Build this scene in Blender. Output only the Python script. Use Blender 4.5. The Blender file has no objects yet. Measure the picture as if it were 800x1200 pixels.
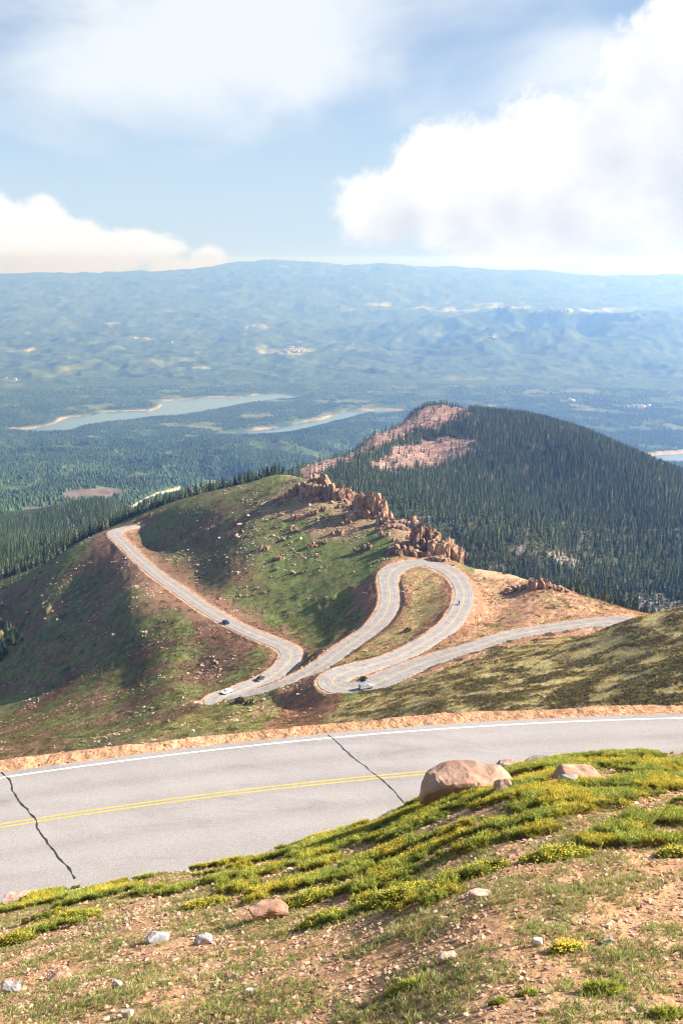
import bpy, bmesh, math, random
import numpy as np
from mathutils import Vector, Matrix

rng = np.random.default_rng(7)
random.seed(7)
SC = bpy.context.scene
COL = SC.collection

# ---------------------------------------------------------------- camera model (photo pixels 800 x 1200 -> world)
F = 1166.7
PITCH = math.radians(14.2)
SP, CP = math.sin(PITCH), math.cos(PITCH)

def kv(v):                       # drop per metre of forward distance for a photo row
    w = (np.asarray(v, float) - 600.0) / F
    return (SP + w * CP) / (CP - w * SP)

def tv(u, v):                    # sideways metres per metre of forward distance
    w = (np.asarray(v, float) - 600.0) / F
    return ((np.asarray(u, float) - 400.0) / F) / (CP - w * SP)

def pt(u, v, Y):
    return np.array([tv(u, v) * Y, Y, -kv(v) * Y])

def project(P):                  # world points -> photo pixels
    P = np.asarray(P, float)
    d = P[..., 1] * CP - P[..., 2] * SP
    up = P[..., 1] * SP + P[..., 2] * CP
    d = np.maximum(d, 1e-3)
    return 400 + F * P[..., 0] / d, 600 - F * up / d

# ---------------------------------------------------------------- noise
_perm = np.random.default_rng(11).permutation(256)
_perm = np.concatenate([_perm, _perm])
_ang = np.random.default_rng(12).uniform(0, 2 * np.pi, 256)
_gx, _gy = np.cos(_ang), np.sin(_ang)

def perlin(x, y, seed=0):
    x = np.asarray(x, float) + seed * 17.31; y = np.asarray(y, float) - seed * 9.77
    xf = np.floor(x); yf = np.floor(y)
    xi = xf.astype(np.int64) & 255; yi = yf.astype(np.int64) & 255
    fx = x - xf; fy = y - yf
    ux = fx * fx * fx * (fx * (fx * 6 - 15) + 10); uy = fy * fy * fy * (fy * (fy * 6 - 15) + 10)
    def g(ix, iy, dx, dy):
        h = _perm[_perm[ix & 255] + (iy & 255)]
        return _gx[h] * dx + _gy[h] * dy
    a = g(xi, yi, fx, fy); b = g(xi + 1, yi, fx - 1, fy)
    c = g(xi, yi + 1, fx, fy - 1); d = g(xi + 1, yi + 1, fx - 1, fy - 1)
    return ((a + (b - a) * ux) * (1 - uy) + (c + (d - c) * ux) * uy) * 1.5

def fbm(x, y, wl, octs=4, seed=0, gain=0.5):
    s = 0; a = 1.0; n = 0
    for o in range(octs):
        s = s + a * perlin(x / wl, y / wl, seed + o * 3); n += a
        wl /= 2.03; a *= gain
    return s / n

def sst(a, b, x):
    t = np.clip((x - a) / (b - a), 0, 1)
    return t * t * (3 - 2 * t)

# ---------------------------------------------------------------- roads of the valley side (photo pixel + distance)
ROAD_PTS = [
 (800,736,312),(765,731,322),(730,730.5,326),(690,732.5,325),(656,735,322),(625,738.5,319),(602,742.5,316),(580,748.5,312),(560,756,307),(540,761.5,304),(520,768,301),
 (498,776.5,297),(478,785,293),(459,794,288),(444,801,284.5),(429,806.5,281.5),(414,809,280),(402,808.5,280),(392,805.5,281.5),(386.5,800,285),(387,795.5,288.5),(393,791,292),
 (405,787,295.5),(420,783,299),(440,778,303.5),(459,773,308.5),(478,765,316),(495,755,325),(510,746,333),(522,737,341),(532,726,352),(539,714,364),
 (543,701,379),(543.5,692,391),(539,682,405),(532,674,417),(522,668,427),(511,663.5,434),(500,661,438),(490,660.3,439),(480,660.7,438),(470,662,435),(462,665.5,430),
 (456,671,423),(454,680,413),(456,690,404),(457,698,397),(456,707,389),(453,716,381),(445,728,372),(435,737,365),(420,748.5,357),(405,758,350.5),(392,768.5,344),(378,779,337.5),
 (362,788.5,331),(348,795,327),(334,800.5,322.5),(315,814,320),(297,820.5,317.5),(280,825.5,315),(266,828,313),(256,828,312.5),(250,825,313.5),(249,820.5,316),(255,815.5,319),
 (268,811.5,322),(280,808.5,326),(295,803.5,331),(310,797.5,337.5),(321,791.5,343.5),(331,784,351),(338,777,358.5),(342,770,366),(341,764,372.5),(336,759,377),(325,754,382.5),(310,748,389),(295,742,396),(281,735.5,404),(268,729,412),
 (256.5,722,421),(244,715,431),(231,707,443),(217.5,696.5,458),(202,686,476),(185,674,498),(173,664,518),(162,654,538),(153,645.5,556),(146,638,572),(139,631,588),(135,626,600),(134.5,622.5,610),(138,620.5,618),(144,619.5,624),(153,619,630),(165,619,638)]
RP = np.array([pt(*p) for p in ROAD_PTS])

def resample(P, step):
    P = np.asarray(P, float)
    n = len(P); out = []
    for i in range(n - 1):
        p0 = P[max(i - 1, 0)]; p1 = P[i]; p2 = P[i + 1]; p3 = P[min(i + 2, n - 1)]
        m = max(2, int(np.linalg.norm(p2 - p1) / (step * .5)))
        t = np.linspace(0, 1, m, endpoint=False)[:, None]
        out.append(.5 * ((2 * p1) + (-p0 + p2) * t + (2 * p0 - 5 * p1 + 4 * p2 - p3) * t**2 + (-p0 + 3 * p1 - 3 * p2 + p3) * t**3))
    Q = np.vstack(out + [P[-1:]])
    s = np.r_[0, np.cumsum(np.linalg.norm(np.diff(Q, axis=0), axis=1))]
    ss = np.arange(0, s[-1], step)
    return np.stack([np.interp(ss, s, Q[:, i]) for i in range(3)], 1)

def smooth(a, n, it=1):
    for _ in range(it):
        k = np.ones(2 * n + 1) / (2 * n + 1)
        a = np.convolve(np.pad(a, n, mode='edge'), k, mode='valid')
    return a

ROAD = resample(RP, 2.0)
ROAD[:, 2] = smooth(ROAD[:, 2], 12, 2)
ROAD[:, 0] = smooth(ROAD[:, 0], 2, 2); ROAD[:, 1] = smooth(ROAD[:, 1], 2, 2)
def curvature(P):
    d = np.gradient(P[:, :2], axis=0); a = np.unwrap(np.arctan2(d[:, 1], d[:, 0]))
    return np.abs(np.gradient(a)) / np.maximum(np.linalg.norm(d, axis=1), .1)
ROAD_HW = 3.45 + 1.2 * np.clip(smooth(curvature(ROAD), 8, 2) / .045, 0, 1)

# ---------------------------------------------------------------- near road
H = 19.5
def near_cy(X):
    q = np.clip(np.asarray(X, float), -60, 60) / H
    return H * (1.782 + .2 * q - .1 * q * q)
def near_d(X, Y):                # signed distance to the near road's centre line, + on the far side
    q = np.clip(X, -60, 60) / H
    s = .2 - .2 * q
    return (Y - near_cy(X)) / np.sqrt(1 + s * s)
NHW = 3.98; NHWN = 4.9

# ---------------------------------------------------------------- terrain control points
VIS = [  # visible: photo u, v, forward distance
 # spur right of the valley, below the near road
 (800,712,238),(800,740,205),(800,770,168),(800,815,130),(870,700,255),(870,800,130),
 (740,727,243),(700,742,253),(640,756,276),(700,775,207),(700,800,175),(700,835,140),(600,775,243),(600,800,203),(600,830,165),
 (560,782,257),(560,820,190),(500,802,249),(500,835,190),(440,815,266),(430,835,222),(395,822,262),(395,845,222),
 # knoll in front of the lowest bend
 (350,826,285),(350,848,245),(336,806,304),(318,808.5,304),(300,813,302),(278,818,299),(258,824,297),(300,828,286),(300,850,248),(250,838,283),(250,858,245),(205,845,282),(150,862,268),(215,866,245),
 # left flank below the left road
 (200,800,345),(230,775,380),(150,800,378),(150,850,300),(100,830,352),(100,862,285),(60,870,280),(0,882,275),(0,865,320),(0,820,430),(50,790,438),(60,745,474),(0,760,520),
 (100,720,494),(100,680,543),(150,700,458),(180,730,420),(215,740,405),(0,715,572),(40,680,582),(80,650,590),(110,632,600),(-70,730,580),(-70,800,490),(-70,870,340),
 # grassy hill with the rocky ridge
 (180,640,585),(200,660,525),(230,690,478),(270,705,450),(300,725,425),(350,735,405),(380,735,396),(300,650,490),(330,620,515),(270,680,470),(390,690,432),(420,650,462),(425,700,408),
 (440,610,505),(400,600,522),(350,590,540),(370,563,568),(382,569,561),(393,575,553),(404,581,545),(415,587,537),(428,594,527),(442,601,516),(456,608,505),(470,616,494),(485,625,482),(500,635,468),(512,645,458),(524,653,449),(540,661,442),(320,575,572),(290,583,578),(260,590,585),(230,598,596),(200,605,615),(165,606,650),
 # inside of the bends
 (480,700,392),(500,690,402),(490,730,362),(440,760,335),(400,778,318),(500,672,420),
 # bare saddle right of the upper bend
 (560,690,400),(560,720,368),(600,700,390),(570,668,432),(600,674,426),(640,684,408),(660,700,380),(700,716,358),(620,725,345),(660,690,400),(700,703,382),(730,712,372),(765,721,358),(560,740,340),(640,733,332),
 # forested hill
 (790,704,640),(720,680,690),(650,655,730),(600,632,780),(560,610,850),(500,590,900),(430,565,990),(400,553,1040),(870,690,640),
 (800,640,820),(760,620,880),(700,580,1010),(700,640,800),(620,560,1120),(620,600,930),(560,540,1190),(500,530,1240),(500,560,1080),(450,545,1130),
 (870,600,980),(800,563,1080),(750,538,1180),(700,515,1270),(660,498,1370),(620,487,1450),(580,484,1490),(545,484,1510),(520,481,1525),(480,488,1420),(430,515,1270),(380,540,1110),(350,553,1010),
 # slope under the left treeline
 (250,576,645),(160,604,662),(110,626,645),(60,656,640),(0,694,600),(330,557,640),(300,564,640),
 (0,655,760),(0,635,960),(60,625,1050),(130,592,1200),(0,612,1400),(60,600,1750),(0,590,2250),(100,570,2800),(200,560,3250),(330,530,4250),(0,540,3800),(250,520,4950),(0,512,5550),
 (420,500,5750),(350,515,5000),
 # valley floor beyond
 (800,545,4900),(760,535,5150),(870,545,4700),(640,478,6900),(700,500,6080),(300,495,6200),
]
HID = [  # hidden ground: photo u (at that distance), distance, height
 (400,48,-26),(400,60,-36),(400,90,-55),(400,130,-78),(400,180,-99),(150,48,-26),(150,60,-37),(150,90,-60),(150,130,-84),(150,190,-116),(-60,48,-26),(-60,90,-62),(-60,150,-98),
 (0,60,-38),(0,110,-76),(0,170,-113),(650,50,-26),(650,70,-38),(650,100,-53),(860,50,-25),(860,75,-38),
 (800,270,-100),(800,330,-124),(740,290,-112),(700,295,-116),
 (560,480,-165),(650,450,-168),(740,420,-162),(830,420,-165),(560,600,-222),(680,540,-222),(780,530,-215),(470,560,-172),(420,620,-180),(470,700,-226),(380,680,-175),(350,760,-188),
 (360,850,-212),(860,500,-210),
 (400,1400,-400),(420,1900,-640),(560,1900,-450),(700,1750,-420),(800,1500,-390),(600,2500,-800),(800,2300,-750),(450,3000,-850),(700,3500,-930),(870,3500,-900),(500,4500,-980),(800,4200,-975),(300,2000,-620),(320,1300,-420),(250,1000,-285),(150,1000,-275),
 (870,1500,-400),
]
cp_t, cp_y, cp_k = [], [], []
for u, v, Y in VIS:
    cp_t.append(float(tv(u, v))); cp_y.append(Y); cp_k.append(float(kv(v)))
for u, Y, z in HID:
    k = -z / Y
    w = (k * CP - SP) / (CP + k * SP)          # row from drop ratio
    cp_t.append((u - 400) / F / (CP - w * SP)); cp_y.append(Y); cp_k.append(k)
for p in ROAD[4::14]:
    cp_t.append(p[0] / p[1]); cp_y.append(p[1]); cp_k.append(-p[2] / p[1])
for t in (-.5, -.3, -.1, .1, .3, .5):
    for Y, z in ((6600, -1000), (8000, -1000), (10500, -1000), (13500, -990), (17500, -940), (24000, -860), (34000, -1100)):
        cp_t.append(t); cp_y.append(Y); cp_k.append(-z / Y)
cp = np.stack([np.array(cp_t) * 2.4, np.log(np.array(cp_y))], 1)
cpk = np.array(cp_k)

def tps_kernel(A, B):
    d2 = ((A[:, None, :] - B[None, :, :]) ** 2).sum(2)
    return np.where(d2 > 0, .5 * d2 * np.log(np.maximum(d2, 1e-12)), 0)
def tps_fit(P, val, lam):
    n = len(P)
    M = np.zeros((n + 3, n + 3))
    M[:n, :n] = tps_kernel(P, P) + lam * np.eye(n)
    M[:n, n] = 1; M[:n, n + 1:] = P; M[n, :n] = 1; M[n + 1:, :n] = P.T
    return np.linalg.solve(M, np.r_[val, 0, 0, 0])
TPS_W = tps_fit(cp, cpk, 2e-5)
def tps_eval(P):
    out = np.empty(len(P))
    for i in range(0, len(P), 20000):
        Q = P[i:i + 20000]
        out[i:i + 20000] = tps_kernel(Q, cp) @ TPS_W[:len(cp)] + TPS_W[len(cp)] + Q @ TPS_W[len(cp) + 1:]
    return out

# ---------------------------------------------------------------- polar grid
az_f = np.arange(-.43, .4301, .0012)
az_l = -np.r_[np.linspace(math.pi, .8, 20, endpoint=False), np.linspace(.8, .43, 40, endpoint=False)]
az_r = -az_l[::-1]
AZ = np.r_[az_l, az_f, az_r[:-1]]          # closed ring: last column joins the first
LR = np.r_[np.arange(math.log(1.2), math.log(60), .0042), np.arange(math.log(60), math.log(1700), .0036), np.arange(math.log(1700), math.log(9000), .0045), np.arange(math.log(9000), math.log(30000), .005)]
NR, NA = len(LR), len(AZ)
R = np.exp(LR)
XX = R[:, None] * np.sin(AZ)[None]; YY = R[:, None] * np.cos(AZ)[None]
azc = np.clip(AZ, -.5, .5)
TT = np.tan(azc)
YE = R[:, None] * np.cos(azc)[None]         # effective forward distance

# base k on a coarser lattice, then upsampled
lr_c = np.linspace(math.log(40), math.log(60000), 420); t_c = np.linspace(-.56, .56, 150)
G = np.stack(np.meshgrid(t_c * 2.4, lr_c, indexing='xy'), -1).reshape(-1, 2)
KC = tps_eval(G).reshape(len(lr_c), len(t_c))
def base_k(t, lny):
    fi = np.clip((lny - lr_c[0]) / (lr_c[1] - lr_c[0]), 0, len(lr_c) - 1.001)
    fj = np.clip((t - t_c[0]) / (t_c[1] - t_c[0]), 0, len(t_c) - 1.001)
    i = fi.astype(int); j = fj.astype(int); a = fi - i; b = fj - j
    return (KC[i, j] * (1 - a) + KC[i + 1, j] * a) * (1 - b) + (KC[i, j + 1] * (1 - a) + KC[i + 1, j + 1] * a) * b

T2 = np.broadcast_to(TT[None], (NR, NA))
K = base_k(T2, np.log(YE))
Z = -K * YE
del K

# far ranges: skyline over the left, middle and right of the photo
def hump(yc, wid, h):            # a range across the view at distance yc
    return h * np.exp(-((YE - yc) / wid) ** 2)
sky_u = np.array([-200, 120, 200, 250, 285, 312, 345, 400, 450, 500, 560, 620, 680, 730, 800, 860, 1000])
sky_v = np.array([322, 321, 319, 315, 309, 304.5, 306, 311, 309.5, 314, 315.5, 318, 323, 325, 322, 320, 320])
zsk = -kv(np.interp(T2 * F * 1.01 + 400, sky_u, sky_v)) * 23500
far_w = sst(15200, 23500, YE) ** 1.25
m = YE > 12000
ridgeN = np.zeros_like(Z)
ridgeN[m] = 1 - 2 * np.abs(fbm(XX[m], YY[m], 3600, 5, 41))
Z = np.where(m, Z * (1 - far_w) + (zsk + (ridgeN - .6) * 26) * far_w, Z)
Z = np.where(m, Z + (ridgeN - .5) * 100 * sst(14500, 17500, YE) * (1 - sst(20500, 23000, YE)), Z)
Z = np.where(YE > 23800, Z - (YE - 23800) * .16, Z)
Z = np.maximum(Z, -1500); Z = np.where(YE < 9000, np.minimum(Z, -1.25), Z)

# relief by distance
def add(mask, arr):
    Z[mask] += arr
m = (YE > 55) & (YE < 2600)
x, y, ye = XX[m], YY[m], YE[m]
wA = sst(60, 110, ye) * (1 - sst(1500, 2600, ye))
rel = fbm(x, y, 70, 3, 1) * .8 + fbm(x, y, 17, 3, 5) * 0.5 + fbm(x, y, 4.5, 3, 9) * .34
wf = sst(520, 800, ye)
rel = rel * (1 - .3 * wf) + wf * fbm(x, y, 230, 3, 13) * 4.5
add(m, rel * wA)
m = (YE > 1200) & (YE < 40000)
x, y, ye = XX[m], YY[m], YE[m]
w1 = sst(1500, 3200, ye) * (1 - .75 * sst(5200, 6000, ye) * (1 - sst(7300, 9000, ye)))
w3 = sst(8200, 12000, ye) * (1 - sst(15000, 20000, ye))
rid = lambda wl, s, o=4: (1 - 2.2 * np.abs(fbm(x, y, wl, o, s)))
vr = w1 * (fbm(x, y, 1300, 4, 21) * 80 + (rid(700, 25, 4) - .5) * 62 + fbm(x, y, 150, 3, 27) * 14)
tt = x / np.maximum(ye, 1)
right_hill = np.exp(-((ye - 12500) / 2300) ** 2) * sst(.0, .16, tt)
vr += w3 * ((rid(3600, 31) - .55) * 120 + (rid(1300, 35, 4) - .5) * 75 * sst(9000, 12000, ye)) + right_hill * (130 + 380 * (rid(2600, 39, 5) - .45))
add(m, vr)
del rel, vr, x, y, ye, tt, right_hill, w1, w3, wA, wf

# ---------------------------------------------------------------- lakes (outlines traced, laid on the level of the water)
LAKE_Z = -1000.0
def lake_poly(px):
    k = kv(np.array([p[1] for p in px])); Y = -LAKE_Z / k
    t = tv(np.array([p[0] for p in px]), np.array([p[1] for p in px]))
    return np.stack([t * Y, Y], 1)
LAKES_PX = [
 [(19,503),(37,502.5),(62,497),(81,489.5),(103,488.5),(122,482.5),(147,482),(160,481.5),(175,482),(187,478.5),(190,474),(178,470.5),(194,469.5),(215,468),(250,465.5),(280,465.5),(300,463),(325,461.5),(345,465),(338,467.5),(320,468.5),(280,473),(250,480),(210,486.5),(175,489),(145,493),(120,495.5),(95,499.5),(75,507),(40,506.5)],
 [(262,511),(290,505.5),(325,501.5),(345,498),(362,494.5),(382,490),(396,486.5),(406,482),(415,481.8),(445,480.2),(469,481.5),(474,483.5),(454,485),(426,484.6),(408,489.5),(386,495),(368,500.5),(345,506),(318,511),(285,515)],
 [(752,536),(775,533),(800,531),(850,528),(880,531),(860,539),(810,541.5),(775,540.5)],
]
LAKES = [lake_poly(p) for p in LAKES_PX]
def roughen(P, seed, step=28):
    Q = []
    n = len(P)
    for i in range(n):
        a, b = P[i], P[(i + 1) % n]
        m = max(1, int(np.linalg.norm(b - a) / step))
        for j in range(m): Q.append(a + (b - a) * j / m)
    Q = np.array(Q)
    Q[:, 0] += fbm(Q[:, 0], Q[:, 1], 210, 3, seed) * 26; Q[:, 1] += fbm(Q[:, 0], Q[:, 1], 260, 3, seed + 50) * 55
    return Q
LAKES = [roughen(P, 70 + i) for i, P in enumerate(LAKES)]
def poly_sd(px, py, P):          # signed distance to a polygon, negative inside
    d = np.full(px.shape, 1e18); ins = np.zeros(px.shape, bool)
    n = len(P)
    for i in range(n):
        ax, ay = P[i]; bx, by = P[(i + 1) % n]
        ex, ey = bx - ax, by - ay
        h = np.clip(((px - ax) * ex + (py - ay) * ey) / (ex * ex + ey * ey + 1e-9), 0, 1)
        d = np.minimum(d, (px - ax - h * ex) ** 2 + (py - ay - h * ey) ** 2)
        c = ((ay > py) != (by > py))
        with np.errstate(divide='ignore', invalid='ignore'):
            xi = ax + (py - ay) / (by - ay + 1e-12) * ex
        ins ^= c & (px < xi)
    d = np.sqrt(d)
    return np.where(ins, -d, d)
LAKE_SD = np.full_like(Z, 1e6)
m = (YE > 4000) & (YE < 8600) & (np.abs(T2) < .5)
x, y = XX[m], YY[m]
sd = np.full(x.shape, 1e6)
for P in LAKES:
    sel = (y > P[:, 1].min() - 900) & (y < P[:, 1].max() + 900) & (x > P[:, 0].min() - 900) & (x < P[:, 0].max() + 900)
    sd[sel] = np.minimum(sd[sel], poly_sd(x[sel], y[sel], P))
LAKE_SD[m] = sd
zz = Z[m]
land = LAKE_Z + 2 + np.clip(sd, 0, 900) * .10
zz = np.where(sd < 0, LAKE_Z - 2 + np.maximum(sd, -200) * .12, np.maximum(np.minimum(zz, LAKE_Z + 4 + sd * .2), land * .0 + LAKE_Z + 2 + np.minimum(np.clip(sd, 0, None) * .12, 12)))
Z[m] = zz
del sd, zz, land

# ---------------------------------------------------------------- cut and fill along the valley roads
SOIL = np.zeros_like(Z)          # bare earth by road works
ROAD_D = np.full_like(Z, 1e3)
m = (YE > 255) & (YE < 760) & (np.abs(AZ)[None] < .46)
idx = np.flatnonzero(m)
x, y = XX.ravel()[idx], YY.ravel()[idx]
dmin = np.full(x.shape, 1e9); arg = np.zeros(x.shape, int)
for i in range(0, len(x), 40000):
    d2 = (x[i:i + 40000, None] - ROAD[None, :, 0]) ** 2 + (y[i:i + 40000, None] - ROAD[None, :, 1]) ** 2
    a = d2.argmin(1); arg[i:i + 40000] = a; dmin[i:i + 40000] = np.sqrt(d2[np.arange(len(a)), a])
del d2
zr = ROAD[arg, 2]; hw = ROAD_HW[arg]
sh = 1.2 + .8 * fbm(x, y, 14, 2, 61)
e = np.maximum(dmin - hw - sh, 0)
wob = 1 + .35 * fbm(x, y, 12, 3, 62)
z0 = Z.ravel()[idx]
zc = np.minimum(np.maximum(z0, zr - e * .62 * wob), zr + e * .85 * wob)
cut = sst(.25, 1.6, np.abs(zc - z0)) * (1 - sst(16, 24, dmin))
flat = 1 - sst(0.0, .9, e)
zc = zc * (1 - flat) + (zr - .10) * flat
zc = np.where(dmin < hw - .6, zr - .35, zc)
Z.ravel()[idx] = zc
SOIL.ravel()[idx] = np.maximum(cut, 1 - sst(.4, 3.2, e))
ROAD_D.ravel()[idx] = dmin - hw
ROAD_I = np.zeros(Z.shape, np.int32); ROAD_I.ravel()[idx] = arg
del z0, zc, e, cut

# ---------------------------------------------------------------- the slope under the camera and the near road's bench
crest_u = np.array([-150, 0, 45, 100, 200, 275, 300, 400, 480, 510, 560, 620, 700, 800, 950])
crest_v = np.array([1085, 1062, 1050, 1038, 1020, 1010, 1000, 978, 950, 928, 908, 893, 882, 884, 880])
crest_t = tv(crest_u, crest_v); crest_k = kv(crest_v)
YC = 24.0; EYE = 3.0
ct_f = np.linspace(crest_t[0], crest_t[-1], 400)
ck_f = smooth(np.interp(ct_f, crest_t, crest_k), 18, 3)
m = YE < 130
x, y, ye = XX[m], YY[m], YE[m]
t = np.where(y > .3, x / np.maximum(y, .3), np.sign(x) * 3)
kc = np.interp(t, ct_f, ck_f)
zc_ = -kc * YC
yy = np.maximum(y, 0)
zA = np.where(yy < YC, -EYE + (zc_ + EYE) * (yy / YC), zc_ - (yy - YC) * (kc + .22))
rr = np.hypot(x, y)
zA += fbm(x, y, 5, 3, 81) * .16 * sst(2, 6, rr) + fbm(x, y, 1.1, 3, 84) * .05 + fbm(x, y, .22, 3, 87) * .022 * (1 - sst(16, 26, rr))
nd = near_d(x, y)
shn = 5.0 + .35 * fbm(x, y * 0 + 3, 3.5, 3, 90)
zroad = -H
zN = np.maximum(zA, zroad - .04 + .03 * fbm(x, y, .8, 2, 91))
flat = sst(-6.0, -5.1, nd)
zN = zN * (1 - flat) + (zroad - .05) * flat
zN = np.where((nd > -NHWN + .3) & (nd < NHW - .3), zroad - .3, zN)
berm = .10 * np.exp(-((nd - 4.75) / .35) ** 2) * (.4 + fbm(x, y, 1.4, 2, 93))
far = np.maximum(nd - shn, 0)
zF = np.clip(Z[m], zroad - .85 * far, zroad - .55 * far)
wfar = sst(0, 1, (ye - 46) / 22)
zF = zF * (1 - wfar) + np.clip(Z[m], zroad - .85 * far, zroad - .40 * far) * wfar
zF = np.where(far > 0, zF, zroad - .05 + berm)
Z[m] = np.where(nd < NHW - .3, zN, zF)
NEAR_D = np.full_like(Z, 99.0); NEAR_D[m] = nd
del x, y, ye, t, kc, zc_, yy, zA, rr, zN, zF, flat, far

def ground(px, py):              # height of the finished ground at any point
    px = np.asarray(px, float); py = np.asarray(py, float)
    a = np.arctan2(px, py); l = np.log(np.maximum(np.hypot(px, py), 1.3))
    fj = np.interp(a, AZ, np.arange(NA)); fi = np.interp(l, LR, np.arange(NR))
    i = np.minimum(fi.astype(int), NR - 2); j = np.minimum(fj.astype(int), NA - 2); a_, b_ = fi - i, fj - j
    return (Z[i, j] * (1 - a_) + Z[i + 1, j] * a_) * (1 - b_) + (Z[i, j + 1] * (1 - a_) + Z[i + 1, j + 1] * a_) * b_
def gridval(A, px, py):
    a = np.arctan2(px, py); l = np.log(np.maximum(np.hypot(px, py), 1.3))
    j = np.clip(np.rint(np.interp(a, AZ, np.arange(NA))).astype(int), 0, NA - 1); i = np.clip(np.rint(np.interp(l, LR, np.arange(NR))).astype(int), 0, NR - 1)
    return A[i, j]

# first ground point seen through a photo pixel
def hit(u, v, ymin=3.0, ymax=45000):
    t = float(tv(u, v)); k = float(kv(v))
    Y = np.exp(np.linspace(math.log(ymin), math.log(ymax), 6000))
    z = ground(t * Y, Y)
    b = np.flatnonzero(z >= -k * Y)
    if len(b) == 0: return None
    i = b[0]
    return np.array([t * Y[i], Y[i], z[i]])
# ================================================================ helpers: meshes, materials, tags

def mesh_np(name, V, Fa, mat=None, smooth=False, cols=None, parent=None, mats=None, midx=None):
    """one mesh object from numpy arrays; Fa is (n,3) or (n,4)"""
    me = bpy.data.meshes.new(name)
    V = np.ascontiguousarray(V, np.float32); Fa = np.ascontiguousarray(Fa, np.int32)
    k = Fa.shape[1]
    me.vertices.add(len(V)); me.vertices.foreach_set('co', V.ravel())
    me.loops.add(Fa.size); me.loops.foreach_set('vertex_index', Fa.ravel())
    me.polygons.add(len(Fa)); me.polygons.foreach_set('loop_start', np.arange(0, Fa.size, k, dtype=np.int32))
    me.polygons.foreach_set('loop_total', np.full(len(Fa), k, np.int32))
    me.polygons.foreach_set('use_smooth', np.full(len(Fa), smooth, bool))
    if midx is not None: me.polygons.foreach_set('material_index', np.asarray(midx, np.int32))
    if cols is not None:
        a = me.color_attributes.new('Col', 'FLOAT_COLOR', 'POINT')
        c = np.ones((len(V), 4), np.float32); c[:, :cols.shape[1]] = cols
        a.data.foreach_set('color', c.ravel())
    me.update(calc_edges=True)
    for m_ in (mats or ([mat] if mat else [])): me.materials.append(m_)
    o = bpy.data.objects.new(name, me); COL.objects.link(o)
    if parent: o.parent = parent
    return o

def tag(o, label, cat=None, group=None, kind=None):
    o['label'] = label
    if cat: o['category'] = cat
    if group: o['group'] = group
    if kind: o['kind'] = kind
    return o

def empty(name, loc, rz=0.0):
    o = bpy.data.objects.new(name, None); COL.objects.link(o)
    o.location = loc; o.rotation_euler = (0, 0, rz); o.empty_display_size = .2
    return o

class NT:                         # small node-tree writer
    def __init__(self, nt): self.nt = nt
    def n(self, typ, **kw):
        nd_ = self.nt.nodes.new(typ)
        for k_, v_ in kw.items():
            if k_.startswith('i_'):
                key = k_[2:]
                key = int(key) if key.isdigit() else key
                if hasattr(v_, 'is_output'): self.nt.links.new(v_, nd_.inputs[key])
                else: nd_.inputs[key].default_value = v_
            else: setattr(nd_, k_, v_)
        return nd_
    def link(self, a, b): self.nt.links.new(a, b)
    def math(self, op, a, b=None, c=None, clamp=False):
        nd_ = self.nt.nodes.new('ShaderNodeMath'); nd_.operation = op; nd_.use_clamp = clamp
        for i_, v_ in enumerate((a, b, c)):
            if v_ is None: continue
            if hasattr(v_, 'is_output'): self.nt.links.new(v_, nd_.inputs[i_])
            else: nd_.inputs[i_].default_value = v_
        return nd_.outputs[0]
    def vmath(self, op, a, b=None, scale=None):
        nd_ = self.nt.nodes.new('ShaderNodeVectorMath'); nd_.operation = op
        for i_, v_ in enumerate((a, b)):
            if v_ is None: continue
            if hasattr(v_, 'is_output'): self.nt.links.new(v_, nd_.inputs[i_])
            else: nd_.inputs[i_].default_value = v_
        if scale is not None: nd_.inputs['Scale'].default_value = scale
        return nd_.outputs[0]
    def mix(self, f, a, b, blend='MIX'):
        nd_ = self.nt.nodes.new('ShaderNodeMix'); nd_.data_type = 'RGBA'; nd_.blend_type = blend
        for s_, v_ in ((nd_.inputs[0], f), (nd_.inputs[6], a), (nd_.inputs[7], b)):
            if hasattr(v_, 'is_output'): self.nt.links.new(v_, s_)
            elif isinstance(v_, (int, float)): s_.default_value = v_
            else: s_.default_value = (*v_[:3], 1)
        return nd_.outputs[2]
    def ramp(self, f, stops):
        nd_ = self.nt.nodes.new('ShaderNodeValToRGB'); self.nt.links.new(f, nd_.inputs[0])
        el = nd_.color_ramp.elements
        while len(el) < len(stops): el.new(.5)
        for e_, (p_, c_) in zip(el, stops):
            e_.position = p_; e_.color = (c_, c_, c_, 1) if isinstance(c_, (int, float)) else (*c_, 1)
        return nd_.outputs[0]
    def noise(self, vec, scale, detail=4, rough=.55, dist=0.0):
        nd_ = self.n('ShaderNodeTexNoise'); nd_.inputs['Scale'].default_value = scale
        nd_.inputs['Detail'].default_value = detail; nd_.inputs['Roughness'].default_value = rough; nd_.inputs['Distortion'].default_value = dist
        if vec is not None: self.nt.links.new(vec, nd_.inputs['Vector'])
        return nd_.outputs[0]

def new_mat(name, rough=.9, spec=.2):
    mt = bpy.data.materials.new(name); mt.use_nodes = True
    w = NT(mt.node_tree); b = mt.node_tree.nodes['Principled BSDF']
    b.inputs['Roughness'].default_value = rough; b.inputs['Specular IOR Level'].default_value = spec
    return mt, w, b

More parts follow.
